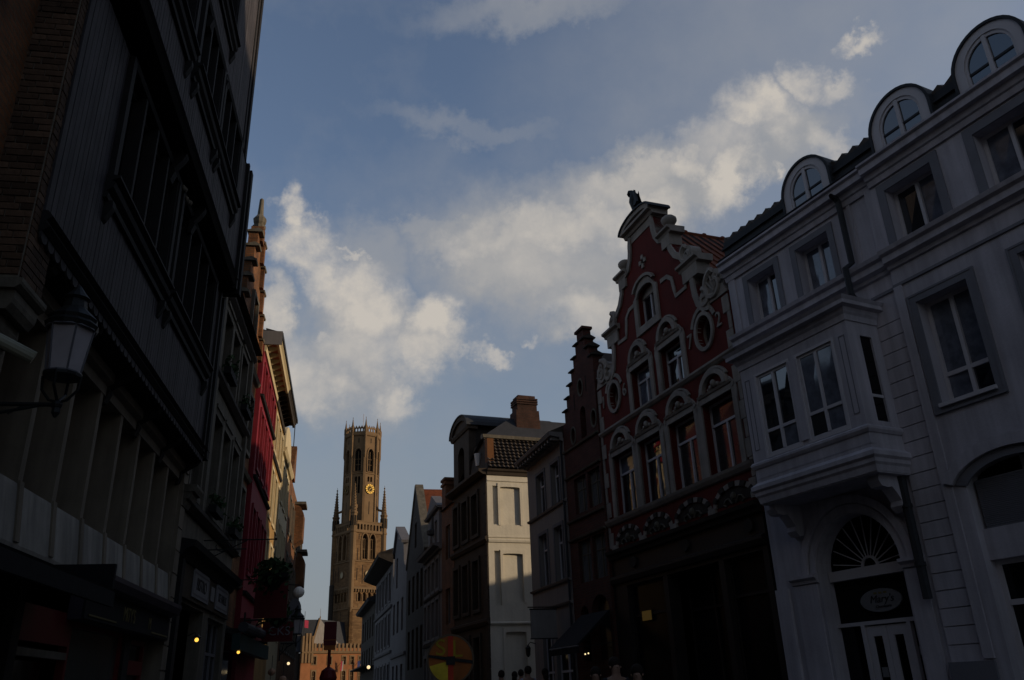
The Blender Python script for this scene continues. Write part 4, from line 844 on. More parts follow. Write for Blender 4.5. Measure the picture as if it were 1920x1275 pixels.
# mezzanine: concrete sill band, fins, lintel
MB(TH).prof([(-.5,3.02),(.11,3.02),(.12,3.08),(.06,3.62),(.05,3.67),(-.5,3.68)],6.2,15.85).build('sill_beam',mat('pale_concrete',(.25,.235,.205),.85,.15,2,.15,streak=.3))
MB(TH).prof([(-.5,5.33),(.06,5.33),(.06,5.46),(.14,5.50),(.14,5.62),(.02,5.66),(-.5,5.68)],6.2,15.85).build('lintel_beam',m_bstone)
for k in range(10):
    uu=6.9+k*.965
    MB(TH).hexa([(uu-.055,-.5,3.67),(uu+.055,-.5,3.67),(uu+.055,.05,3.67),(uu-.055,.05,3.67),(uu-.055,-.5,5.34),(uu+.055,-.5,5.34),(uu+.055,.05,5.34),(uu-.055,.05,5.34)]).build('concrete_fin',m_bstone)
    MB(TH).box(uu+.05,uu+.42,-.46,-.40,3.68,5.33).build('infill_panel',m_bstone)
    MB(TH).box(uu+.56,uu+.60,-.42,-.30,3.72,5.33).build('window_post',m_lstone); MB(TH).box(uu+.42,uu+.91,-.45,-.43,3.68,5.33).build('pane',m_glassd)
    b=MB(TH); b.hexa([(uu-.06,.04,3.10),(uu+.06,.04,3.10),(uu+.06,.135,3.10),(uu-.06,.135,3.10),(uu-.05,.0,3.70),(uu+.05,.0,3.70),(uu+.05,.075,3.70),(uu-.05,.075,3.70)]); b.build('fin_foot',m_bstone)
MB(TH).box(15.6,15.95,-.5,.10,-.2,5.7).build('end_pier',m_bstone)
for k in range(14): MB(TH).box(15.59,15.96,.10,.115,.1+.4*k,.1+.4*k+.375).build('stone_block',m_bstone)
MB(TH).prof([(-.2,5.70),(.34,5.70),(.3,5.78),(-.2,5.80)],t0,t1).build('soffit',m_dwood)
for i in range(3): MB(TH).prof([(0,4.9+i*.13),(.12+i*.09,4.9+i*.13),(.16+i*.09,4.98+i*.13),(.16+i*.09,5.03+i*.13),(0,5.03+i*.13)],15.72-.02*i,16.2+.05*i).build('corbel_stone',m_lstone)
# shop below
SH=TH
MB(SH).prof([(0,2.55),(.16,2.55),(.16,2.92),(.30,2.97),(.34,3.06),(.34,3.12),(0,3.14)],11.0,15.6).build('shop_cornice',mat('dark_violet_paint',(.035,.028,.038),.6))
MB(SH).box(11.0,15.5,.16,.19,2.56,2.90).build('name_fascia',m_awn)
text(SH,'MITY\'S',12.95,2.74,.196,.27,m_gtxt,sx=.8); text(SH,'M',14.15,2.72,.196,.24,m_gtxt,sx=.8)
for a,b_ in ((11.15,12.35),(14.3,15.4)): MB(SH).box(a,b_,.19,.20,2.60,2.62).build('gold_line',m_gtxt)
MB(SH).box(6.2,15.6,-3,-.9,-.2,3.0).build('shop_interior',m_black)
def redframe(u0,u1,z0,z1,w=.07,v=-.02): return MB(SH).plate(rect(u0,u1,z0,z1),[rect(u0+w,u1-w,z0+w,z1-w)],v-.1,v).build('red_frame',m_redp)
MB(SH).box(9.55,11.25,-.08,-.0,2.25,2.62).build('red_panel',m_redp); redframe(11.25,13.6,-.1,2.56); redframe(13.9,14.9,-.1,2.5); MB(SH).box(13.6,13.9,-.2,.02,-.2,2.56).build('dark_post',m_dwood)
p_=MB(SH).box(11.32,13.53,-.09,-.07,0,2.5).build('shop_window',mat('pale_shop_window',(.05,.055,.048),.12,.3,1.5,0,spec=.6)); MB(SH).box(13.97,14.83,-.09,-.07,0,2.43).build('door_glass',m_glassd)
MB(SH).box(13.97,14.83,-.07,-.02,1.75,1.9).box(13.97,14.83,-.07,-.02,2.0,2.2).build('door_rail',m_redp)
MB(SH).box(9.5,11.25,-.3,-.2,-.1,2.25).build('pane',m_glassd); MB(SH).box(9.4,11.2,-.05,.0,2.1,2.18).build('lintel',m_lstone); MB(SH).box(9.35,9.55,-.1,.05,-.2,2.9).build('dark_post',m_dwood)
MB(SH).box(6.2,9.35,-.1,-.05,-.1,2.95).build('pane',mat('blue_dark_glass',(.012,.014,.018),.1,.2,1,0,spec=.7)); MB(SH).box(6.2,9.35,-.05,-.01,1.55,1.62).build('glazing_bar',m_dwood)
text(SH,'MUFFINS',12.35,1.72,-.06,.20,mat('pink_lettering',(.16,.05,.07)),sx=.75,name='window_lettering'); text(SH,'BURGERS',12.4,1.2,-.06,.17,m_sign,sx=.8,name='window_lettering')
b=MB(SH); b.plate([(12.5+.38*math.cos(i*PI/10),1.42+.10*math.sin(i*PI/10)) for i in range(20)],[],-.068,-.062); b.build('window_picture',mat('orange_print',(.14,.06,.012)))
# ---- near brick house with party wall on corbels ----
BH=House('near_brick_house',-10,-3.6,7.7,-1,'brown brick house at the far left with a projecting brick party wall on stone corbels')
MB(BH).box(-14,7.15,-9,-.02,-.2,13).build('building_body',m_lbrick)
for cu in (-9.6,-2.5,4.0):
    o=[(cu-3,13)]
    for i in range(7): o+=[(cu-3+i*.42,13+.55*(i+1)),(cu-3+(i+1)*.42,13+.55*(i+1))]
    o+=[(2*cu-a,z) for a,z in o[::-1]]; MB(BH).plate(o,[rect(cu-.5,cu+.5,13.4,14.8)],-.4,-.03).build('stepped_gable',m_lbrick)
MB(BH).box(7.16,7.68,-4.5,.36,5.15,15).build('party_wall_core',m_mort)
# single bricks on the return face (facing the camera) and on the street edge
bl,bh=.235,.075; rows_=int((11.2-5.2)/bh); cand=[]
for r in range(rows_):
    z=5.20+r*bh
    off=(0,.5,.25,.75)[r%4]*bl
    x=.36
    first=True
    while x>-3.8:
        L_=bl-off if (first and off) else bl; first=False
        L_=max(.06,L_); cand.append(('f',x-L_+.006,x-.006,z)); x-=L_
    for a,c_ in ((7.17,7.40),(7.41,7.665)) if r%2 else ((7.17,7.27),(7.28,7.52),(7.53,7.665)): cand.append(('s',a,c_,z))
def bdist(q): 
    return (q[3]-6.2)**2*.3+(0 if q[0]=='f' else .2)+( (.36-q[2])**2 if q[0]=='f' else 0)
cand.sort(key=bdist); cache={}
st=MB(BH)
for i,(k_,a,c_,z) in enumerate(cand):
    pr=random.uniform(.0,.008)
    if i<290:
        key=(k_,round(c_-a,2))
        if key not in cache:
            q=MB(); L2=(c_-a)
            if k_=='f': q.box(-.02,.012,0,L2,0,bh-.011)
            else: q.box(0,L2,-.02,.012,0,bh-.011)
            o_=q.build('brick',m_bkw,BH.root); cache[key]=o_
        else: o_=obj_copy(cache[key],parent=BH.root)
        p=BH.P(7.16,a,z) if k_=='f' else BH.P(c_,.36,z)
        # root x axis points back toward the camera for this row
        o_.location=p+(Vector((pr,0,0)) if k_=='f' else Vector((0,pr,0)))
    else:
        if k_=='f': st.box(7.145-pr,7.16,a,c_,z,z+bh-.011)
        else: st.box(a,c_,.36,.372+pr,z,z+bh-.011)
b=st
r=rows_
for r in range(rows_,rows_+50):
    z=5.2+r*bh
    if z>14.9: break
    x=.36-(r%2)*.12
    while x>-4: b.box(7.148,7.16,x-bl+.006,x-.006,z,z+bh-.011); x-=bl
b.build('upper_brickwork',m_bkw,kind='stuff')
def corb(z0,z1,vo,uo): MB(BH).prof([(-4,z0),(vo-.05,z0),(vo-.01,z0+(z1-z0)*.35),(vo,z0+(z1-z0)*.6),(vo,z1),(-4,z1)],7.16-uo,7.70+uo*.3).build('corbel_stone',m_lstone)
corb(5.05,5.15,.42,.05); corb(4.86,5.05,.36,.0); corb(4.66,4.85,.24,-.05); corb(4.50,4.655,.14,-.08); corb(4.3,4.49,.06,-.1)
MB(BH).box(7.2,7.6,-4,.02,-.2,4.3).build('pier',m_lstone)
# ---- cylinder floodlight ----
FL=House('tube_floodlight',-10,-3.6,6.5,-1,'pale tubular floodlight on the beige wall beside the big street lantern','lamp',z=4.3)
b=MB(FL); b.tube([(6.72,.30,4.49),(6.92,.73,4.30)],.055,12); b.build('lamp_tube',mat('pale_green_metal',(.24,.24,.18),.45)); b=MB(FL); b.tube([(6.75,.0,4.42),(6.75,.3,4.42),(6.75,.36,4.46)],.02,6); b.box(6.69,6.81,.0,.12,4.36,4.5); b.build('lamp_bracket',m_iron)
# ---- street lanterns ----
def lantern(name,H,u,v,z,label,armz,k=1.,group='wall lanterns along the street',arm_v0=0.):
    S=lambda *p:tuple(p)
    b=MB(H); b.lathe(u,v,[(.135*k,z),(.185*k,z+.40*k)],6,PI/6); gl=b.build('lamp_glass',m_lampg)
    b=MB(H); b.lathe(u,v,[(.20*k,z+.40*k),(.215*k,z+.44*k),(.19*k,z+.47*k),(.20*k,z+.50*k),(.10*k,z+.60*k),(.085*k,z+.68*k),(.11*k,z+.70*k),(.06*k,z+.76*k),(.02*k,z+.82*k)],12); b.build('lamp_roof',m_iron)
    b=MB(H)
    for i in range(6):
        a=i*PI/3+PI/6; X=lambda r:(u+H.s*r*math.cos(a),v+r*math.sin(a)); p0=X(.137*k);p1=X(.187*k); b.tube([(p0[0],p0[1],z),(p1[0],p1[1],z+.41*k)],.009*k,5)
    for rr,zz in ((.14,0),(.19,.40)): b.tube([(u+rr*k*math.cos(i*PI/9),v+rr*k*math.sin(i*PI/9),z+zz*k) for i in range(18)],.011*k,5,closed=True)
    b.build('lamp_ribs',mat('grey_worn_metal',(.09,.09,.10),.5))
    b=MB(H); b.lathe(u,v,[(.15*k,z-.03*k),(.15*k,z)],12)
    for s_ in (-1,1):
        b.tube([(u,v+s_*.15*k,z-.02*k),(u,v+s_*.14*k,z-.14*k),(u,v+s_*.07*k,z-.23*k),(u,v,z-.25*k)],.012*k,5); b.tube([(u+s_*.15*k,v,z-.02*k),(u+s_*.14*k,v,z-.14*k),(u,v,z-.25*k)],.012*k,5)
    b.ball(u,v,z-.27*k,.045*k,8); b.lathe(u,v,[(.01,z-.38*k),(.035*k,z-.34*k),(.03*k,z-.27*k)],8); b.build('lamp_cradle',m_iron)
    b=MB(H); b.tube([(u,v,z-.27*k),(u,arm_v0,z-.27*k)],.02*k,6); b.tube([(u,v-.1,z-.27*k),(u,(v+arm_v0)/2,z-.36*k),(u,arm_v0,z-.62*k)],.015*k,6)
    for t in (.25,.5,.75): b.tube([(u,arm_v0+(v-arm_v0)*t,z-.27*k),(u,arm_v0+(v-arm_v0)*(t-.12),z-(.27+.33*(1-t))*k)],.01*k,5)
    b.tube([(u,arm_v0+.02,z-.75*k),(u,arm_v0+.02,z-.1*k)],.022*k,6); b.build('wall_arm',m_iron)
LA=House('street_lantern',-10,-3.6,6.92,-1,'large black street lantern with frosted glass on an iron wall arm, close at left','street lamp',group='wall lanterns along the street',z=3.8)
lantern('l',LA,6.92,.98,4.16,'',3.8,k=1.)
LB=House('street_lantern',-10,-3.6,25.5,-1,'black lantern above the hanging flower basket halfway down the left row','street lamp',group='wall lanterns along the street',z=3.4)
lantern('l',LB,25.5,.85,4.0,'',3.6,k=1.25)
LC=House('street_lantern',-11.6,-3.1,43.0,-1,'small far lantern at the end of the left row, beside the sky','street lamp',group='wall lanterns along the street',z=3.6)
lantern('l',LC,43.0,.75,4.4,'',3.9,k=1.6)
# ---- awning of the muffin shop ----
AL=House('shop_awning',-10,-3.6,9,-1,'wide black awning over the shop at the bottom left','awning',z=2.9)
MB(AL).hexa([(6.2,.03,3.0),(9.9,.03,3.0),(9.9,.06,3.06),(6.2,.06,3.06),(6.2,.75,2.72),(10.0,.75,2.72),(10.0,.77,2.77),(6.2,.77,2.77)]).build('awning_cloth',m_awn); MB(AL).box(6.2,10.02,.74,.78,2.58,2.74).build('valance',m_awn)
MB(AL).box(9.96,10.02,.06,.76,2.72,3.04).build('awning_cheek',m_awn)
# ---- bistro house ----
BI=House('bistro_house',-10,-3.6,22.5,-1,'old limestone bistro house with green flower boxes and white name boards, left of centre')
b0,b1=15.97,22.5
wz=[(8.55,9.75),(5.45,6.6),(6.75,7.5)]
bwin=[(u,u+.95,z0,z1) for u in (16.4,18.1,19.3,20.75) for z0,z1 in ((8.5,10.0),(5.4,7.45))]
MB(BI).plate([(b0,-.2),(b1,-.2),(b1,10.6),(b0,10.6)],[rect(*w_) for w_ in bwin]+[rect(16.6,19.4,-.15,3.35),rect(20.0,22.1,.4,3.3)],-.28,0).build('wall',m_lstone)
MB(BI).box(b0,b1,-8,-.32,3.5,10.6).build('building_body',m_black); MB(BI).box(b0,b1,-4,-1.4,-.2,3.5).build('bistro_interior',m_black)
for w_ in bwin:
    window(BI,*w_,v=-.12,mull=(.5,),trans=(.62,),fw=.05,fm=m_lstone,gm=m_glassd); surround(BI,*w_,.13,v=.06,m=m_lstone)
    MB(BI).box(w_[0]-.05,w_[1]+.05,.061,.10,w_[3]+.14,w_[3]+.22).build('drip_mould',m_lstone)
for z in (8.1,4.95,10.3): MB(BI).prof([(0,z),(.06,z+.02),(.16,z+.12),(.16,z+.20),(0,z+.24)],b0,b1).build('string_course',m_dst)
for u in (17.6,22.2): MB(BI).box(u,u+.22,.001,.10,5.2,10.3).build('pilaster',m_lstone)
MB(BI).prof([(.3,10.6),(-4,12.3),(-8,10.6)],b0,b1).build('roof',m_dtile)
MB(BI).prof([(0,4.05),(.08,4.07),(.16,4.2),(.30,4.26),(.34,4.36),(0,4.42)],16.2,22.4).build('shop_cornice',m_dwood)
MB(BI).box(16.4,22.3,.0,.06,3.42,4.04).build('fascia',mat('brown_fascia',(.030,.022,.014),.7))
for u in (19.55,): MB(BI).box(16.3,16.55,-.1,.12,-.2,4.05).build('shop_pilaster',m_dwood)
window(BI,20.0,22.1,.4,3.3,v=-.12,mull=(.33,.66),trans=(.75,),fw=.06,fm=m_neo,gm=m_glassd)
def plants(name,H,u0,u1,v,z,label,n=150,r=.16,fl=20,group='flower boxes and hanging baskets',basket=False):
    P_=House(name,H[0],H[1],(u0+u1)/2,-1,label,'flower box' if not basket else 'flower basket',group=group,z=z)
    b=MB(P_)
    for i in range(n):
        t=random.random(); a=random.uniform(0,2*PI); q=random.gauss(0,.5); w=random.gauss(0,.5)
        if basket: cu=(u0+u1)/2+r*1.7*q; cv=v+r*1.7*w; cz=z+r*(1.2*math.exp(-q*q-w*w)+random.uniform(-1.3,.5)-(1.8*random.random() if random.random()<.18 else 0))
        else: cu=u0+(u1-u0)*t; cv=v+.12*q; cz=z+.12+random.uniform(-.1,.22)*(1+.5*math.sin(cu*9))
        s_=random.uniform(.035,.075)*(1.3 if basket else 1); d=Vector((random.gauss(0,1),random.gauss(0,1),random.gauss(0,1))).normalized(); e=d.orthogonal().normalized(); f=d.cross(e); c=P_.P(cu,cv,cz)
        b.bm.faces.new([b.bm.verts.new(c+e*s_),b.bm.verts.new(c+f*s_*.6),b.bm.verts.new(c-e*s_),b.bm.verts.new(c-f*s_*.6)])
    b.build('foliage',m_leaf,kind='stuff')
    if basket:
        MB(P_).lathe((u0+u1)/2,v,[(.05,z-.42*r/.16*.6),(r*1.5,z-.1),(r*1.6,z)],10).build('basket',m_dwood); MB(P_).tube([((u0+u1)/2,v,z),((u0+u1)/2,v,z+.7)],.01,4).build('basket_chain',m_iron)
    else: MB(P_).box(u0,u1,v-.08,v+.08,z-.08,z+.08).build('planter',m_dwood)
    return P_
L0=(-10,-3.6)
plants('flower_box',L0,18.1,19.05,.20,8.5,'green flower box on the upper bistro window sill, nearer one'); plants('flower_box',L0,20.75,21.7,.20,8.5,'green flower box on the upper bistro window sill, farther one')
plants('flower_box',L0,18.1,19.05,.20,5.35,'leafy flower box under the lower bistro window, nearer one'); plants('flower_box',L0,20.75,21.7,.20,5.35,'leafy flower box under the lower bistro window, farther one')
plants('flower_basket',L0,21.8,22.6,1.1,4.5,'big dark hanging flower basket beside the bistro name boards',n=600,r=.25,basket=True)
plants('flower_basket',L0,25.0,25.6,.95,3.75,'round hanging flower basket below the middle lantern',n=420,r=.21,basket=True)
sb=House('bistro_sign',-10,-3.6,19,-1,'pair of white name boards reading BISTRO on the brown bistro fascia','sign',z=3.6)
for (a,b_,tx) in ((17.6,19.35,'BISTRO'),(20.25,21.95,'DE HALLE')):
    out=[(a,3.50),(b_,3.50),(b_,3.98),(b_-.1,4.05),(a+.1,4.05),(a,3.98)]
    MB(sb).plate(out,[],.065,.085).build('sign_board',m_sign); MB(sb).plate([(a+.06,3.55),(b_-.06,3.55),(b_-.06,3.99),(a+.06,3.99)],[rect(a+.09,b_-.09,3.58,3.96)],.085,.09).build('sign_border',m_neo)
    text(sb,tx,(a+b_)/2,3.77,.09,.34 if tx=='BISTRO' else .27,m_btxt,sx=.95)
MB(sb).box(19.65,20.05,.065,.08,3.62,3.92).build('small_board',m_sign)
def wlamp(u,v,z,label,a=-10,d=-3.6,mt=None,r=.04,grp='small lit lamps'):
    H=House('wall_lamp',a,d,u,-1,label,'lamp',group=grp,z=z); H.root
    MB(H).ball(u,v,z,r,8).build('bulb',mt or m_bulb); MB(H).tube([(u,v-.18,z+.08),(u,v-.05,z+.14),(u,v,z+r)],.012,5).build('lamp_bracket',m_iron)
    MB(H).lathe(u,v,[(.02,z+r+.06),(.09,z+r+.01),(.08,z+r)],8).build('lamp_cap',m_iron)
wlamp(18.2,.15,2.72,'lit yellow lamp in the dark bistro doorway'); wlamp(23.6,.2,2.72,'lit yellow lamp beside the teal shop, right of the bistro doorway'); wlamp(20.7,-.3,3.05,'tiny warm white lamp under the bistro fascia',mt=m_bulbw,r=.035)
wlamp(44,.4,3.1,'pin-point warm lamp at the far end of the left row',a=-11.6,d=-3.1,mt=m_bulbw,r=.07)
# signs brackets (wrought iron rods over the bistro)
WB=House('iron_sign_bracket',-10,-3.6,19,-1,'thin wrought iron sign bracket sticking out above the bistro','bracket',z=4.7)
b=MB(WB)
for z,L_ in ((4.75,1.5),(4.55,.9)): b.tube([(18.6,0,z),(18.6,L_,z+.02)],.014,5)
b.tube([(18.6,0,4.3),(18.6,.9,4.75)],.012,5); b.ball(18.6,1.5,4.77,.03,6)
b.tube([(18.6,.4+.14*math.cos(i*.5),4.62+.1*math.sin(i*.5)) for i in range(12)],.012,4); b.build('iron_rods',m_iron)
# ---- stepped gable brick house, sunlit ----
SG=House('sunlit_stepped_gable_house',-10,-4.0,26.8,-1,'old brick house with steep stepped gable and stone finial, lit orange along its edge')
s0,s1,sc_=22.6,26.85,24.5
o=[(s0,-.2),(s1,-.2),(s1,11.2)]
for i in range(6): o+=[(s1-.36*i,11.2+.72*(i+1)) if i else (s1,11.92),(s1-.36*(i+1),11.2+.72*(i+1))]
pts=o[3:]; o=o[:3]+pts; 
mir=[(2*sc_-u,z) for u,z in o[::-1] if z>11]; o=o+[(2*sc_-u,z) for u,z in o[::-1] if z>11][:]
o=[p for i,p in enumerate(o) if i==0 or p!=o[i-1]]
swin=[(u,u+.8,z0,z1) for u in (23.2,24.9) for z0,z1 in ((8.6,10.3),(5.6,7.4))]+[(24.0,24.8,11.8,13.3)]
MB(SG).plate(o,[rect(*w_) for w_ in swin],-.3,0).build('wall',m_lbrick); MB(SG).box(2*sc_-s1,s1,-8,-.34,-.2,11.2).build('building_body',m_black)
for w_ in swin: window(SG,*w_,v=-.15,fm=m_lstone,gm=m_glassd,trans=(.6,)); surround(SG,*w_,.12,v=.10,m=m_lstone)
for i in range(7):
    u=s1-.36*i; z=11.2+.72*(i+1)
    if i<6:
        for s_ in (0,1):
            a,b_=(u-.40,u+.06) if s_==0 else (2*sc_-u-.06,2*sc_-u+.40)
            MB(SG).prof([(-.34,z),(.14,z),(.16,z+.05),(.0,z+.14),(-.36,z+.05)],a,b_).build('step_coping',m_lstone)
        MB(SG).box(u-.30,u-.08,.002,.12,z-.70,z-.02).build('gable_pilaster',m_lbrick)
for u in (s1-.22,s0+.1,24.35): MB(SG).box(u,u+.22,.001,.11,4.0,11.2).build('pilaster',mat('orange_stone_pilaster',(.17,.09,.035),.85,.5,2,.6))
MB(SG).box(sc_-.20,sc_+.20,-.3,.1,15.4,15.95).build('finial_block',m_lbrick); MB(SG).lathe(sc_,-.08,[(.2,15.95),(.22,16.05),(.13,16.08),(.2,16.18),(.22,16.32),(.13,16.45),(.10,16.5),(.07,17.1),(.02,17.15)],10).build('finial',m_lstone)
for z in (4.6,7.8,11.0): MB(SG).prof([(0,z),(.1,z+.03),(.16,z+.12),(0,z+.2)],s0,s1).build('string_course',m_lstone)
MB(SG).prof([(0,3.2),(.2,3.25),(.22,3.4),(0,3.5)],s0,s1).build('shop_cornice',m_dwood); MB(SG).box(s0+.2,s1-.2,.0,.05,.2,3.1).build('shop_window',m_glassd)
# teal shop awning roll (between bistro and gable house)
TA=House('rolled_awning',-10,-3.6,23.5,-1,'long grey rolled-up awning tube over the teal shop front','awning',z=3.2)
MB(TA).tube([(23.0,.35,3.30),(29.5,.35,3.42)],.13,12).build('awning_roll',mat('grey_awning',(.045,.045,.05),.7)); MB(TA).box(23.0,29.5,.1,.3,2.75,3.15).build('teal_fascia',mat('teal_paint',(.012,.035,.035),.5))
for u in (23.4,26,29): MB(TA).box(u,u+.08,-.4,.3,3.2,3.3).build('awning_arm',m_iron)
# ---- crimson house with bracketed cornice ----
CR=House('crimson_house',-11.6,-3.1,26.5,-1,'crimson painted house with cream bracketed cornice lit by the sun, left row')
c0,c1=26.5,31.75
cwin=[(u,u+.8,z0,z1) for u in (27.0,28.4,29.8,30.8) for z0,z1 in ((11.0,12.0),(8.5,10.4),(5.2,7.2))]
MB(CR).plate([(c0,-.2),(c1,-.2),(c1,12.7),(c0,12.7)],[rect(*w_) for w_ in cwin],-.25,0).build('wall',m_crim); MB(CR).box(c0,c1,-8,-.3,-.2,12.7).build('building_body',m_black)
for w_ in cwin: window(CR,*w_,v=-.1,fm=m_ivory,trans=(.62,),fw=.07); surround(CR,*w_,.11,v=.06,m=m_crim)
def bigcorn(H,u0,u1,m1,m2,m3):
    MB(H).prof([(0,12.35),(.06,12.36),(.09,12.5),(.03,12.62),(0,12.62)],u0,u1).build('cornice_bed',m1)
    MB(H).prof([(0,12.80),(.42,12.80),(.42,12.84),(0,12.84)],u0,u1).build('cornice_soffit',m2)
    MB(H).prof([(.36,12.70),(.44,12.70),(.47,12.82),(.53,12.88),(.53,12.96),(.36,12.96)],u0,u1).build('cornice_crown',m1)
    MB(H).prof([(.54,12.90),(.58,12.90),(.58,13.05),(.0,13.2),(0,12.97),(.54,12.97)],u0-.02,u1).build('gutter',m3)
    n=int((u1-u0)/.55)
    for k in range(n): a=u0+.1+k*(u1-u0)/n; MB(H).prof([(.01,12.62),(.10,12.62),(.34,12.73),(.34,12.795),(.01,12.795)],a,a+.12).build('cornice_bracket',m1)
bigcorn(CR,c0,c1,m_ivory,mat('brick_soffit',(.22,.07,.04)),m_zinc)
MB(CR).box(c0-.03,c0,-.3,.56,12.6,13.1).build('cornice_end',m_neo)
for z in (10.75,8.05,4.5): MB(CR).prof([(0,z),(.08,z+.02),(.12,z+.08),(0,z+.1)],c0,c1).build('string_course',m_dwood)
MB(CR).prof([(.5,13.0),(-4,14.2),(-8,13)],c0,c1).build('roof',m_dtile); MB(CR).box(c0,c1,.0,.3,2.9,3.8).build('shop_fascia',m_redp)
# ---- yellow house ----
YE=House('yellow_house',-11.6,-3.1,31.8,-1,'narrow yellow rendered house with dark eaves beyond the crimson house')
row(YE,31.8,36.4,12.7,m_yel,[(a,a+.8,z0,z1) for a in (32.3,33.9,35.3) for z0,z1 in ((10.6,12.0),(8.0,9.8),(5.2,7.1))],sur=m_ivory,fm=m_ivory)
bigcorn(YE,31.8,36.4,m_dst,m_dst,m_zinc); MB(YE).prof([(.5,13.0),(-4,14.2),(-8,13)],31.8,36.4).build('roof',m_dtile)
MB(YE).prof([(0,10.2),(.06,10.22),(.10,10.3),(0,10.35)],31.8,36.4).build('string_course',m_dwood)
# ---- ivory house ----
IV=House('ivory_house',-11.6,-3.1,36.4,-1,'pale ivory house with curved parapet shining in the sun, far left row')
row(IV,36.4,41.8,11.8,m_ivory,[(a,a+.8,z0,z1) for a in (37,38.6,40.3) for z0,z1 in ((9.6,11.2),(6.8,8.6),(4.0,5.8))],sur=m_ivory,fm=m_ivory)
MB(IV).plate([(37.2,11.8),(41.0,11.8),(41.0,12.4)]+arc(39.1,12.4,1.9,1.0,0,180,12)[1:]+[(37.2,12.4)],[],-.3,.05).build('parapet',m_ivory)
MB(IV).prof([(0,11.6),(.1,11.62),(.2,11.75),(.2,11.82),(0,11.86)],36.4,41.8).build('cornice',m_ivory)
# ---- far brown brick house ----
FB=House('far_brown_brick_house',-11.6,-3.1,41.8,-1,'brown brick house with stepped corner and aerial, last of the left row')
row(FB,41.8,57,12.0,m_lbrick,[(a,a+.9,z0,z1) for a in (43,45,47,49,51,53,55) for z0,z1 in ((9.3,11),(6.4,8.2),(3.8,5.4))],fm=m_lstone,gm=m_glassd,sur=m_lstone,trans=(.6,))
for i in range(6): MB(FB).box(41.9+i*.35,42.25+i*.35,-.3,.12-.0*i,12.0,12.3+.32*i).build('gable_step',m_lbrick)
MB(FB).tube([(44.2,-.1,13.5),(44.2,-.1,15.6)],.025,5).build('aerial',m_iron)
for u,z in ((47,9.6),(51,7.6)): 
    MB(FB).plate([(0,z-.3),(.5,z),(.5,z+1.4),(.3,z+1.8),(0,z+1.9)],[],u,u+1.6,axis='u').build('oriel',m_lbrick); MB(FB).box(u-.05,u+1.65,0,.6,z+1.9,z+2.05).build('oriel_roof',m_lstone)
# far white round light and boards on left row
GB=House('globe_lamp',-11.6,-3.1,44.6,-1,'white glowing round globe lamp near the end of the left row','lamp',z=6.2)
MB(GB).ball(44.6,.65,6.5,.28,12).build('globe',mat('bright_globe',(.75,.7,.6),.4)); MB(GB).tube([(44.6,0,6.9),(44.6,.65,6.85)],.03,5).build('lamp_bracket',m_iron)
GB2=House('oval_wall_sign',-11.6,-3.1,43.6,-1,'grey oval hanging sign just under the white globe lamp','sign',z=5.2)
MB(GB2).plate([(.55+.32*math.cos(i*PI/8),5.55+.55*math.sin(i*PI/8)) for i in range(16)],[],43.55,43.62,axis='u').build('sign_board',m_neo)
# red projecting sign CKS
RS=House('projecting_red_sign',-10,-3.6,27,-1,'dark red projecting sign with white letters below the crimson house','sign',z=3.2)
MB(RS).box(27.0,27.08,.35,1.25,3.15,3.72).build('sign_board',m_redp)
o=text(RS,'CKS',0,0,0,.36,m_sign,name='lettering'); 
o.data.transform(Matrix.Translation(RS.P(26.985,.85,3.44))@Matrix(((0,0,1),(1,0,0),(0,1,0))).to_4x4()@(Matrix.Translation(RS.P(0,0,0))@Matrix(((-1,0,0),(0,0,1),(0,1,0))).to_4x4()).inverted())
MB(RS).tube([(27.04,0,3.8),(27.04,1.3,3.8)],.02,5).build('sign_bracket',m_iron)
RL=House('red_wall_panel',-10,-3.6,24,-1,'red hanging sign board half hidden by the big flower basket','sign',z=3.8)
MB(RL).box(23.6,23.66,.5,1.35,3.55,4.5).build('sign_board',m_redp); MB(RL).tube([(23.63,0,4.55),(23.63,1.4,4.55)],.015,5).build('sign_bracket',m_iron)
for i,(u,v,z) in enumerate(((29,.5,2.35),(30.2,.75,2.15),(28.3,.55,1.95))):
    H=House('paper_lantern',-10,-3.6,u,-1,('peach round shop lantern, top one of the cluster','white round shop lantern, right one of the cluster','wide peach shop lantern, lowest of the cluster')[i],'lantern',group='round shop lanterns',z=z)
    MB(H).ball(u,v,z,.12,10,.9).build('lantern_globe',mat('peach_globe',(.35,.2,.12),.6)); MB(H).tube([(u,v,z+.1),(u,v,z+.5)],.01,4).build('cord',m_iron)

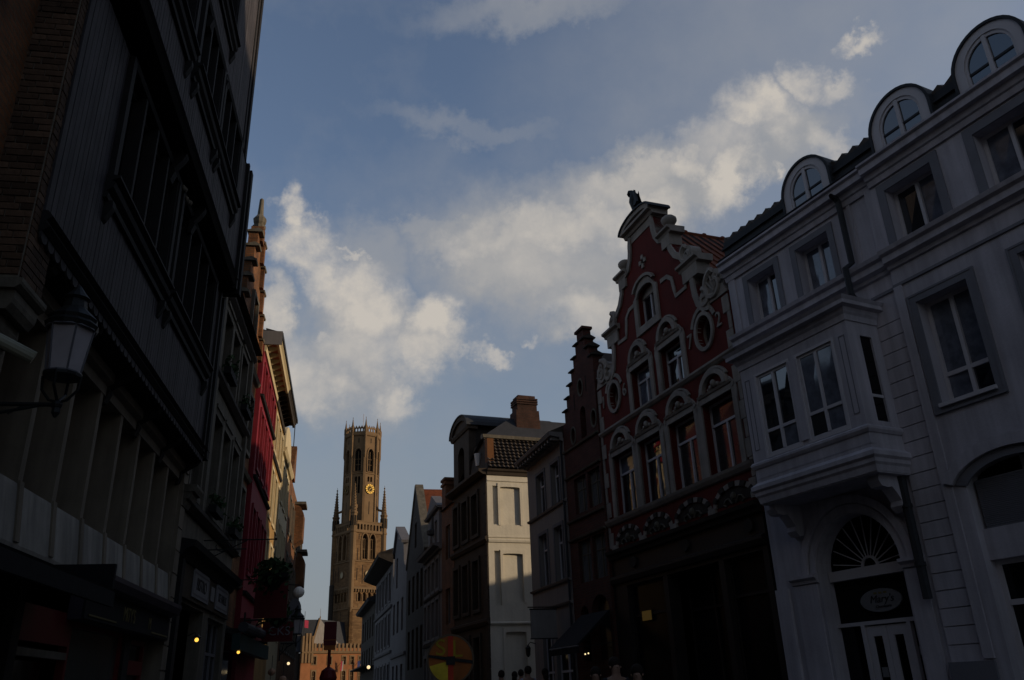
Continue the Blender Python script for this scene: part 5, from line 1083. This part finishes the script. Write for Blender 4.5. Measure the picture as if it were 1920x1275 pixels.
# ================= BELFRY TOWER =================
TW=bpy.data.objects.new('belfry_tower',None); COL.objects.link(TW); TW.location=(-50.1,258,3.2); TW.rotation_euler=(0,0,rad(42)); lab(TW,'tall medieval brick belfry tower with octagonal top stage, gilded clock and corner turrets','tower')
class LF:  # local frame: face index f turns the u axis around the tower; r = distance of face plane
    def __init__(s,root,ang,r): s.root=root; s.c=math.cos(ang); s.q=math.sin(ang); s.r=r; s.s=1
    def P(s,u,v,z): x=u; y=-(s.r+v); return Vector((x*s.c-y*s.q,x*s.q+y*s.c,z-3.2))
hs=5.65
def towface(f):
    F_=LF(TW,f*PI/2,hs)
    vis=f in (0,3)
    ho=[]
    for cu in (-1.35,1.35): ho.append(pointed(cu-1.0,cu+1.0,39.3,44.9,1.9))
    ho.append([(.15+1.05*math.cos(i*PI/10),34.9+1.05*math.sin(i*PI/10)) for i in range(20)])
    for k in range(4): ho.append(archhole(-3.3+1.75*k,-2.1+1.75*k,27.0,28.9,.6,6))
    ho.append(pointed(-.4,1.0,15.6,17.4,1.2))
    MB(F_).plate([(-hs,8),(hs,8),(hs,47.2),(-hs,47.2)],ho,-1.0,0).build('tower_wall',m_tow)
    for cu in (-1.35,1.35):
        b=MB(F_)
        for du in (-.34,.34): b.box(cu+du-.07,cu+du+.07,-.7,-.5,39.3,45.3)
        for du in (-.67,0,.67): b.plate(arc(cu+du,45.0,.34,.5,0,180,6)+arc(cu+du,45.0,.22,.36,180,0,6),[],-.7,-.5)
        b.box(cu-1,cu+1,-.7,-.5,42.2,42.35); b.build('tracery',m_tows)
        MB(F_).plate(pointed(cu-1.35,cu+1.35,39.0,44.9,2.35),[pointed(cu-1.02,cu+1.02,38.9,44.9,1.95)],.0,.22).build('window_surround',m_tows)
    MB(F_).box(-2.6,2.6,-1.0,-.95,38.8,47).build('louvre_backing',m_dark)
    if vis:
        o=MB(F_).plate([(.15+1.25*math.cos(i*PI/12),34.9+1.25*math.sin(i*PI/12)) for i in range(24)],[[(.15+1.0*math.cos(i*PI/12),34.9+1.0*math.sin(i*PI/12)) for i in range(24)]],-.3,.25).build('roundel_ring',m_tows)
        MB(F_).plate([(.15+1.0*math.cos(i*PI/12),34.9+1.0*math.sin(i*PI/12)) for i in range(24)],[],-.2,.05).build('roundel_disc',mat('pale_roundel',(.34,.29,.19)),o)
    for k in range(12): MB(F_).box(-5.2+.9*k,-4.8+.9*k,.0,.5,29.6,30.4,taper=.05).build('corbel',m_tows) if vis else None
    MB(F_).prof([(0,30.4),(.5,30.4),(.55,30.8),(.1,31.1),(0,31.1)],-hs,hs).build('string_course',m_tows)
    for z in (24.6,38.3): MB(F_).prof([(0,z),(.25,z+.1),(.25,z+.35),(0,z+.5)],-hs,hs).build('string_course',m_tows)
    for k in range(4): MB(F_).box(-2.95+1.75*k,-2.45+1.75*k,.0,.06,24.9,26.2).box(-3.5+1.75*k,-3.2+1.75*k,-.02,.18,27,29).build('blind_arch_post',m_dark if 0 else m_tows)
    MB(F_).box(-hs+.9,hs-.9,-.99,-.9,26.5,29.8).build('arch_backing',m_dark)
    for u,z0,z1 in ((-3.9,38.8,42.4),(4.3,39,42.2),(-2.0,32,37.5),(-3.9,33,36.5),(.2,21.2,24.2),(-3.6,45,46.6)): MB(F_).box(u,u+.28,-.05,.006,z0,z1).build('slit_window',m_dark)
    # parapet arcade
    n=8; w=(2*hs-2.2)/n; hh=[archhole(-hs+1.1+w*k+.22,-hs+1.1+w*(k+1)-.22,47.9,49.3,.35,6) for k in range(n)]
    MB(F_).plate([(-hs+.6,47.2),(hs-.6,47.2),(hs-.6,50.5),(-hs+.6,50.5)],hh,-.15,.25).build('parapet',m_tows)
    MB(F_).prof([(0,46.9),(.35,47.0),(.45,47.3),(.45,47.6),(0,47.7)],-hs,hs).build('parapet_base',m_tows); MB(F_).prof([(-.25,50.3),(.35,50.3),(.4,50.6),(-.3,50.7)],-hs+.4,hs-.4).build('parapet_rail',m_tows)
    # flying arch to the octagon
    b=MB(F_); pts=[(-hs+.4+ .0,-.2,55.0),(-hs+1.0,-.7,54.6),(-hs+1.7,-1.4,54.9),(-hs+2.3,-2.2,56.2)]; b.tube(pts,.38,6); b.build('flying_arch',m_tows)
for f in range(4): towface(f)
F0=LF(TW,0,0)
MB(F0).box(-5.0,5.0,-5.0,5.0,46.8,47.25).build('tower_deck',m_tows)
# corner turrets with crocketed spires
for i,(sx_,sy_) in enumerate(((-1,-1),(1,-1),(1,1),(-1,1))):
    ux,vy=sx_*(hs-.25),-sy_*(hs-.25)
    F1=LF(TW,0,0)
    b=MB(F1); b.lathe(ux,vy,[(.25,37.0),(.95,38.8),(.95,47.0),(1.12,47.2),(1.12,47.6),(.98,47.8),(.98,52.6),(1.15,52.8),(1.15,53.2),(.85,53.4),(.12,61.4),(.28,61.7),(.05,62.0),(.05,62.6)],8,PI/8); t_=b.build('corner_turret',m_tows if i in(0,1) else m_tow)
    b=MB(F1)
    for k in range(9):
        z=53.8+k*.85; r=.85-(z-53.4)*.09
        for q in range(4):
            a=q*PI/2+PI/4*0; b.ball(ux+(r+.08)*math.cos(a),vy+(r+.08)*math.sin(a),z,.16,5)
    b.build('crockets',m_tows,t_)
    b=MB(F1)
    for q in range(8): 
        a=q*PI/4; b.box(ux+.93*math.cos(a)-.16,ux+.93*math.cos(a)+.16,vy+.93*math.sin(a)-.16,vy+.93*math.sin(a)+.16,49.0,52.0)
    b.build('turret_slit',m_dark,t_)
# front corner shaft continues down
MB(F0).lathe(-hs+.15,hs-.15,[(.2,23.8),(.8,25.2),(.8,38.9)],8,PI/8).build('corner_shaft',m_tows)
MB(F0).lathe(-hs+.15,-hs+.15,[(.2,23.8),(.8,25.2),(.8,38.9)],8,PI/8).build('corner_shaft',m_tow)
# octagon
ra=5.1; a2=ra*math.tan(PI/8)
for k in range(8):
    O=LF(TW,k*PI/4,ra); cardinal=k%2==0
    ho=[pointed(-1.0,1.0,66.6,72.3,1.5),archhole(-.85,-.15,59.5 if not cardinal else 63.2,64.6,.3,5),archhole(.15,.85,59.5 if not cardinal else 63.2,64.6,.3,5)]
    MB(O).plate([(-a2,46.8),(a2,46.8),(a2,79.2),(-a2,79.2)],ho,-.8,0).build('octagon_wall',m_tows)
    MB(O).plate(pointed(-1.35,1.35,66.4,72.3,2.1),[pointed(-1.02,1.02,66.3,72.3,1.55)],0,.25).build('window_surround',m_tows)
    b=MB(O); b.box(-.06,.06,-.4,-.25,66.6,73)
    for z in (68.6,70.4): b.box(-1,1,-.4,-.25,z,z+.12)
    b.build('tracery',m_tows)
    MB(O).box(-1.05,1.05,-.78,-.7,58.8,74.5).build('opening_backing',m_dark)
    MB(O).box(-.15,.15,-.05,.006,75.8,77.4).build('slit_window',m_dark)
    if cardinal: MB(O).box(-.15,.15,-.05,.006,53.0,57.0).build('slit_window',m_dark)
    MB(O).prof([(0,65.6),(.2,65.7),(.2,65.9),(0,66.1)],-a2,a2).build('string_course',m_tows)
    # machicolated top: projecting band
    w=(ra+.35)*math.tan(PI/8); n=5; st=2*w/n
    MB(O).prof([(-.2,77.9),(.35,78.2),(.45,78.6),(.45,79.2),(-.4,79.3)],-w,w).build('top_cornice',m_tows)
    hh=[archhole(-w+st*j+.18,-w+st*(j+1)-.18,79.5,80.2,.25,4) for j in range(n)]
    MB(O).plate([(-w,79.2),(w,79.2),(w,80.8)]+sum([[(w-st*j-.10,80.8),(w-st*(j+.5),81.5),(w-st*(j+1)+.10,80.8)] for j in range(n)],[])+[(-w,80.8)],hh,.1,.35).build('top_parapet',m_tows)
    # corner pier + pinnacle at +a2 corner
    O2=LF(TW,k*PI/4+PI/8,ra/math.cos(PI/8))
    MB(O2).box(-.34,.34,-.4,.22,48,71.0).build('corner_pier',m_tows)
    MB(O2).lathe(0,.08,[(.15,70.6),(.52,71.8),(.52,79.3),(.6,79.5),(.6,81.2),(.4,81.4),(.06,83.9),(.12,84.1),(.0,84.5)],6).build('pinnacle',m_tows)
    if cardinal:
        cl=MB(O).plate([(1.5*math.cos(i*PI/16),60.9+1.5*math.sin(i*PI/16)) for i in range(32)],[],.05,.25).build('clock_face',mat('dark_dial',(.05,.035,.015)))
        b=MB(O)
        for i in range(12):
            a=i*PI/6; ca,sa=math.cos(a),math.sin(a)
            r0,r1,hw=1.02,1.52,.26
            b.plate([(r0*ca-hw*.7*sa,60.9+r0*sa+hw*.7*ca),(r1*ca-hw*sa,60.9+r1*sa+hw*ca),(r1*ca+hw*sa,60.9+r1*sa-hw*ca),(r0*ca+hw*.7*sa,60.9+r0*sa-hw*.7*ca)],[],.26,.32)
        b.plate([(1.5*math.cos(i*PI/16),60.9+1.5*math.sin(i*PI/16)) for i in range(32)],[[(1.54*math.cos(i*PI/16),60.9+1.54*math.sin(i*PI/16)) for i in range(32)]],.25,.34)
        b.plate([(.95*math.cos(i*PI/12),60.9+.95*math.sin(i*PI/12)) for i in range(24)],[[(.86*math.cos(i*PI/12),60.9+.86*math.sin(i*PI/12)) for i in range(24)]],.25,.30)
        b.build('hour_numerals',m_gold if k in (0,) else mat('shaded_gilt',(.16,.10,.04)),cl)  # darker gilt puts shade into the numerals off the sunlit face
        b=MB(O)
        for a,L_,hw in ((rad(40),1.0,.13),(rad(-125),1.25,.10)):
            ca,sa=math.cos(a),math.sin(a); b.plate([(-.3*ca-hw*sa,60.9-.3*sa+hw*ca),(L_*ca,60.9+L_*sa),(-.3*ca+hw*sa,60.9-.3*sa-hw*ca)],[],.36,.42)
        b.build('clock_hand',m_gold,cl)
MB(F0).lathe(0,0,[(4.9,79.0),(4.9,79.3),(.3,80.0)],8,PI/8).build('tower_roof',m_slate); MB(F0).tube([(0,0,79.5),(0,0,87)],.10,6).build('flagpole',m_white)
# ================= MARKET HALL =================
HL=bpy.data.objects.new('market_hall',None); COL.objects.link(HL); HL.location=(-50.1,258,3.2); HL.rotation_euler=(0,0,rad(42)); lab(HL,'orange brick market hall with battlements, stone framed windows and slate roofs below the belfry','building')
H0=LF(HL,0,hs+1.2)
hw_=[]
for cu in (-17.0,-12.2,-7.6,-5.0,-2.2,2.5,5.5):
    hw_+=[rect(cu-.55,cu+.55,9.6,11.6),archhole(cu-.55,cu+.55,4.6,7.4,.5,6)]
MB(H0).plate([(-21,2),(9,2),(9,13.0),(-21,13.0)],hw_,-.5,0).build('hall_wall',m_hallb); MB(H0).box(-21,9,-14,-.6,2,12.6).build('building_body',m_dark)
for h_ in hw_:
    u0,u1,z0=h_[0][0],h_[1][0],h_[0][1]; z1=max(p[1] for p in h_)
    w_=MB(H0).plate([(u0-.3,z0-.2),(u1+.3,z0-.2),(u1+.3,z1+.35),(u0-.3,z1+.35)],[h_],-.05,.12).build('window_surround',m_tows)
    b=MB(H0); b.box((u0+u1)/2-.07,(u0+u1)/2+.07,-.35,-.2,z0,z1); b.box(u0,u1,-.35,-.2,z0+(z1-z0)*.6-.07,z0+(z1-z0)*.6+.07); b.build('window_cross',m_tows); MB(H0).box(u0-.02,u1+.02,-.45,-.4,z0,z1).build('pane',m_glassd)
MB(H0).prof([(0,12.3),(.4,12.5),(.5,12.8),(0,13.1)],-21,9).build('string_course',m_tows)
for k in range(24):
    u=-20.9+k*1.25
    MB(H0).box(u,u+.62,-.45,.12,13.0,15.1).build('merlon',m_tows if k%1==0 else m_hallb)
    MB(H0).box(u+.62,u+1.25,-.40,.02,13.0,13.9).build('crenel',m_hallb)
# corner stair turret of the hall and its dark side wing
for k,u in enumerate((-21.0,-20.0,-19.0,-18.1)): MB(H0).box(u,u+.6,-.6,.35,10,17.0-.0*k+(.7 if k in(1,2) else 0)).build('buttress_pier',m_tows)
H3=LF(HL,0,hs+1.2)
MB(H3).box(-26,-21,-13,-1.5,2,14.0).build('side_wing',m_dst)
MB(H3).plate([(-17.6,13.2),(-7.2,13.2),(-15.2,21.6)],[],-1.4,-.9).build('gable_wall',m_plast)
MB(H3).hexa([(-17.8,-1.0,13.0),(-28,-1.2,13.0),(-28,-13,13),(-17.8,-13,13),(-15.3,-1.0,21.5),(-27,-5,21.4),(-27,-7,21.4),(-15.3,-7,21.5)]).build('slate_roof',m_slate)
MB(H3).hexa([(-7.2,-1.4,13.2),(-15.2,-1.4,21.6),(-15.2,-8,21.6),(-7.2,-8,13.2),(-1.0,-3,13.2),(-1.5,-5,21),(-1.5,-8,21),(-1.0,-8,13.2)]).build('slate_roof',m_slate)
for p0,p1 in (((-17.7,13.2),(-15.2,21.8)),): band(H3,[p0,p1],.4,-1.5,-.8,m_tows,'gable_coping')
MB(H3).lathe(-15.2,-1.1,[(.12,21.5),(.2,22.2),(.05,22.5),(.04,24.5)],6).build('finial',m_tows)
MB(H3).lathe(-7.6,-9.0,[(.75,12),(.75,31.8),(.6,32.2)],8).build('stair_turret',m_dst) ; MB(H3).tube([(-7.2,-9,31.8),(-7.2,-9,37)],.12,5).build('turret_rod',m_iron)
# flags on the hall front
def flag(label,u,z,cols,h=2.6):
    Fl=bpy.data.objects.new('flag',None); COL.objects.link(Fl); Fl.location=HL.location; Fl.rotation_euler=HL.rotation_euler; lab(Fl,label,'flag','flags on the market hall')
    f=LF(Fl,0,hs+1.2); MB(f).tube([(u,0,z),(u+.9,2.0,z+1.9)],.06,5).build('flagpole',m_tows); n=len(cols)
    for i,c_ in enumerate(cols):
        b=MB(f); w=.8/n
        b.hexa([(u+.3+w*i,1.0,z-1.2),(u+.3+w*(i+1),1.05,z-1.2),(u+.3+w*(i+1),1.12,z-1.2),(u+.3+w*i,1.07,z-1.2),(u+.3+w*i,1.3,z+h-1.3),(u+.3+w*(i+1),1.45,z+h-1.2),(u+.3+w*(i+1),1.52,z+h-1.2),(u+.3+w*i,1.37,z+h-1.3)]); b.build('flag_stripe',mat('flag_%d_%d_%d'%tuple(int(x*99) for x in c_),c_,.8))
flag('dark blue flag on the hall front between the two right windows',-4.2,9.0,[(.03,.04,.12)])
flag('yellow and black flag on the hall front, rightmost',-1.0,9.0,[(.02,.02,.02),(.5,.32,.03),(.35,.03,.02)])
flag('red and white flag on the hall front behind the street sign',-9.6,9.0,[(.3,.03,.05),(.3,.28,.25)])
Fg=bpy.data.objects.new('flag',None); COL.objects.link(Fg); Fg.location=HL.location; Fg.rotation_euler=HL.rotation_euler; lab(Fg,'small red and white flag above the left corner of the market hall','flag','flags on the market hall')
f=LF(Fg,0,hs+1.2); MB(f).tube([(-20.6,0,17),(-20.6,0,23.5)],.07,5).build('flagpole',m_iron); MB(f).hexa([(-20.6,0,19.2),(-19.5,.2,19.0),(-19.5,.25,19.0),(-20.6,.05,19.2),(-20.6,0,21.2),(-19.5,.2,21.0),(-19.5,.25,21.0),(-20.6,.05,21.2)]).build('flag_cloth',mat('red_flag',(.30,.03,.06)))
# ================= STREET SIGNS =================
class Fr:
    def __init__(s,name,loc,rz,label,cat,group=None):
        s.root=bpy.data.objects.new(name,None); COL.objects.link(s.root); s.root.location=loc; s.root.rotation_euler=(0,0,rz); lab(s.root,label,cat,group); s.s=1
    def P(s,u,v,z): return Vector((u,v,z))   # -v faces the camera
NS=Fr('round_street_sign',(-.84,9.96,gz(9.96)),rad(6),'round red and yellow street sign with letters S and L on a dark clamp cross','sign')
m_sred=mat('sign_red',(.45,.04,.015),.5,.3,3); m_syel=mat('sign_yellow_face',(.60,.44,.03),.5,.35,4); m_sor=mat('sign_orange',(.30,.09,.015),.5,.3,4)
zc=1.86
disc=lambda r,z=zc:[(r*math.cos(i*PI/20),z+r*math.sin(i*PI/20)) for i in range(40)]
MB(NS).plate(disc(.265),[],-.012,.012).build('sign_disc',m_sor)
MB(NS).plate(disc(.268),[disc(.248)],-.02,.018).build('sign_rim',mat('sign_rim',(.10,.07,.04),.4))
q=MB(NS); q.plate([(-.03+.0,zc-.02),(-.03,zc-.25)]+[(-.25*math.sin(rad(a)),zc-.25*math.cos(rad(a))) for a in range(10,75,8)],[],-.018,-.012); q.build('yellow_quarter',m_syel)
MB(NS).box(-.03,.03,-.022,-.012,zc-.247,zc+.247).build('red_bar',m_sred)
b=MB(NS); b.hexa([(-.25,-.03,zc+.025),(.25,-.03,zc-.055),(.25,-.015,zc-.055),(-.25,-.015,zc+.025),(-.25,-.03,zc+.055),(.25,-.03,zc-.02),(.25,-.015,zc-.02),(-.25,-.015,zc+.055)]); b.box(-.05,.05,-.04,-.02,zc-.06,zc+.03); b.build('clamp_bar',m_iron)
def ftext(F_,s_,u,z,v,size,m,sx=1):
    c=bpy.data.curves.new('lettering','FONT'); c.body=s_; c.size=size; c.extrude=.003; c.align_x='CENTER'; c.align_y='CENTER'
    o=bpy.data.objects.new('lettering',c); COL.objects.link(o); bpy.context.view_layer.update(); me=bpy.data.meshes.new_from_object(o); bpy.data.objects.remove(o); bpy.data.curves.remove(c)
    me.transform(Matrix.Translation((u,v,z))@Matrix.Rotation(PI/2,4,'X')@Matrix.Diagonal((sx,1,1,1))); me.materials.clear(); me.materials.append(m); o=bpy.data.objects.new('lettering',me); COL.objects.link(o); o.parent=F_.root
m_slet=mat('sign_letter_yellow',(.30,.22,.02))
ftext(NS,'S',-.115,zc+.12,-.016,.25,m_slet,1.1); ftext(NS,'L',.075,zc+.10,-.016,.26,m_slet,1.)
MB(NS).tube([(0,.03,-.05),(0,.03,zc+.2)],.024,8).build('sign_post',m_iron)
for z in (zc+.1,zc-.12): MB(NS).box(-.05,.05,.0,.06,z-.015,z+.015).build('post_clip',m_iron)
TS=Fr('red_box_sign',(-3.49,15.6,gz(15.6)),rad(10),'dark red rectangular box sign on a post in front of the market hall','sign')
MB(TS).box(-.11,.11,-.05,.05,2.28,2.68).build('sign_box',m_redp); MB(TS).box(-.115,.115,-.055,.055,2.36,2.375).box(-.10,.10,-.04,.04,2.2,2.28).build('sign_band',m_sor)
MB(TS).tube([(0,0,-.1),(0,0,2.3)],.028,8).build('sign_post',m_redp); MB(TS).lathe(0,0,[(.02,1.55),(.12,1.62),(.155,1.74),(.12,1.86),(.03,1.92)],12).build('round_bollard_head',m_redp)
# ================= PEOPLE =================
def person(name,loc,rz,label,h,shirt,trous,hair,arm=0.25,fem=False,group='people walking in the street'):
    E_=Fr(name,loc,rz,label,'person',group); k=h/1.75
    def skin(nm,vs_,ed,rs,m,parent=None):
        me=bpy.data.meshes.new(nm); me.from_pydata([Vector(p)*k for p in vs_],ed,[]); o=bpy.data.objects.new(nm,me); COL.objects.link(o)
        mo=o.modifiers.new('skin','SKIN')
        for i,r in enumerate(rs): me.skin_vertices[0].data[i].radius=(r[0]*k,r[1]*k)
        me.skin_vertices[0].data[0].use_root=True
        mo2=o.modifiers.new('sub','SUBSURF'); mo2.levels=1; mo2.render_levels=1
        bpy.context.view_layer.update(); dg=bpy.context.evaluated_depsgraph_get(); m2=bpy.data.meshes.new_from_object(o.evaluated_get(dg)); bpy.data.objects.remove(o)
        m2.materials.clear(); m2.materials.append(m)
        for p in m2.polygons: p.use_smooth=True
        o=bpy.data.objects.new(nm,m2); COL.objects.link(o); o.parent=parent or E_.root; return o
    sh=.19 if not fem else .17
    V=[(0,0,.95),(0,.0,1.15),(0,.01,1.38),(0,0,1.50),(0,-.01,1.60),(0,-.02,1.70),(sh,0,1.42),(sh+.06,.02,1.14),(sh+.05,-.08-arm*.3,.90),(sh+.05,-.10-arm*.3,.80),(-sh,0,1.42),(-sh-.06,.02,1.14),(-sh-.05,-.05,.88),(-sh-.05,-.06,.78),
       (.10,0,.88),(.11,-.12,.50),(.11,-.04,.10),(.11,-.14,.03),(-.10,0,.88),(-.11,.08,.50),(-.11,.20,.12),(-.11,.12,.03)]
    Ed=[(0,1),(1,2),(2,3),(3,4),(4,5),(2,6),(6,7),(7,8),(8,9),(2,10),(10,11),(11,12),(12,13),(0,14),(14,15),(15,16),(16,17),(0,18),(18,19),(19,20),(20,21)]
    Rr=[(.14,.11),(.13,.10),(.15,.11),(.055,.055),(.085,.10),(.07,.085),(.06,.06),(.042,.042),(.033,.033),(.03,.02)]+[(.06,.06),(.042,.042),(.033,.033),(.03,.02)]+[(.085,.085),(.06,.06),(.042,.042),(.04,.035)]*2
    m_skin=mat('skin',(.28,.17,.12),.6)
    skin('body',V,Ed,Rr,m_skin)
    skin('shirt',[V[0],V[1],V[2],V[6],V[7],V[10],V[11]],[(0,1),(1,2),(2,3),(3,4),(2,5),(5,6)],[(.16,.13),(.155,.125),(.17,.13),(.075,.075),(.06,.06),(.075,.075),(.06,.06)],shirt)
    skin('trousers',[V[0],V[14],V[15],V[16],V[18],V[19],V[20]],[(0,1),(1,2),(2,3),(0,4),(4,5),(5,6)],[(.155,.125),(.10,.10),(.075,.075),(.06,.06)]+[(.10,.10),(.075,.075),(.06,.06)],trous)
    b=MB(E_); b.ball(0,.02*k,1.68*k,.105*k,12,1.12); b.build('hair',hair,smooth=True) if not fem else None
    if fem:
        b.ball(0,.06*k,1.56*k,.085*k,10,1.3); b.build('hair',hair,smooth=True)
    b=MB(E_); b.ball(0,-.105*k,1.625*k,.016*k,6)
    for s_ in (-1,1): b.ball(s_*.085*k,-.01*k,1.63*k,.022*k,6)
    b.build('nose_and_ears',m_skin,smooth=True)
m_h=mat('dark_hair',(.02,.013,.010),.8); m_den=mat('denim',(.03,.04,.07)); m_lb=mat('light_blue_shirt',(.25,.28,.36)); m_dk=mat('dark_clothes',(.02,.02,.022)); m_or=mat('orange_jacket',(.28,.10,.02)); m_stp=mat('striped_shirt',(.12,.12,.17))
def pp(px,D,dz=0):
    x=(px-960)/1560*D-.0; y=D; return (x,y,gz(D)+.12*0)
for px,D,lb_,h,s_,hr,fem in ((965,26,'person in light blue shirt walking away past the whitewashed wall',1.86,m_lb,m_h,False),(918,27,'dark clothed person at left below the whitewashed wall',1.78,m_dk,m_h,False),(942,29,'dark haired person left of the light blue shirt',1.74,m_dk,m_h,True),(953,31,'person in dark jacket just behind the light blue shirt',1.80,m_dk,m_h,False),(995,26,'dark haired person right of the light blue shirt',1.78,m_dk,m_h,True),(1085,16,'person in orange jacket under the black awning',1.72,m_or,m_h,True),(1120,15.5,'tall dark figure beside the orange jacket',1.86,m_dk,m_h,False),(1158,13.6,'person in striped shirt in front of the dark shop front',1.72,m_stp,m_h,True)):
    person('person',pp(px,D),random.uniform(-.5,.5)+(PI if px<1000 else 0),lb_,h,s_,m_den if s_ in (m_lb,m_or) else m_dk,hr,fem=fem)
for x,y,z,l_ in ((702,1262,50,'small warm shop light at the foot of the far right row'),):
    H=Fr('shop_light',(-8.9,50,3.0),0,l_,'lamp'); MB(H).ball(0,0,0,.10,8).build('bulb',m_bulbw); MB(H).tube([(0,0,.1),(0,0,.5)],.015,4).build('cord',m_iron)
YL=House('lit_shop_sign',-20.5,10.076,18.6,1,'small dim yellow lit panel inside the dark shop window','sign',z=2.9)
MB(YL).box(18.35,18.75,-.10,-.06,3.0,3.22).build('light_panel',mat('yellow_panel',(.3,.18,.04),.5,0,1,0,emit=(1,.6,.15,.02))); MB(YL).box(18.33,18.77,-.11,-.10,2.98,3.24).build('panel_frame',m_iron)
for i,(u,z) in enumerate(((20.75,2.35),(20.55,2.36))):
    H=House('awning_spot',-20.5,10.0,u,1,('left','right')[i]+' one of two tiny lit spots beneath the black awning','lamp',group='spots under the awning',z=z); MB(H).ball(u,.55,z,.022,6).build('bulb',m_bulbw); MB(H).tube([(u,.55,z+.02),(u,.5,z+.15)],.01,4).build('stem',m_iron)
bpy.context.view_layer.update()
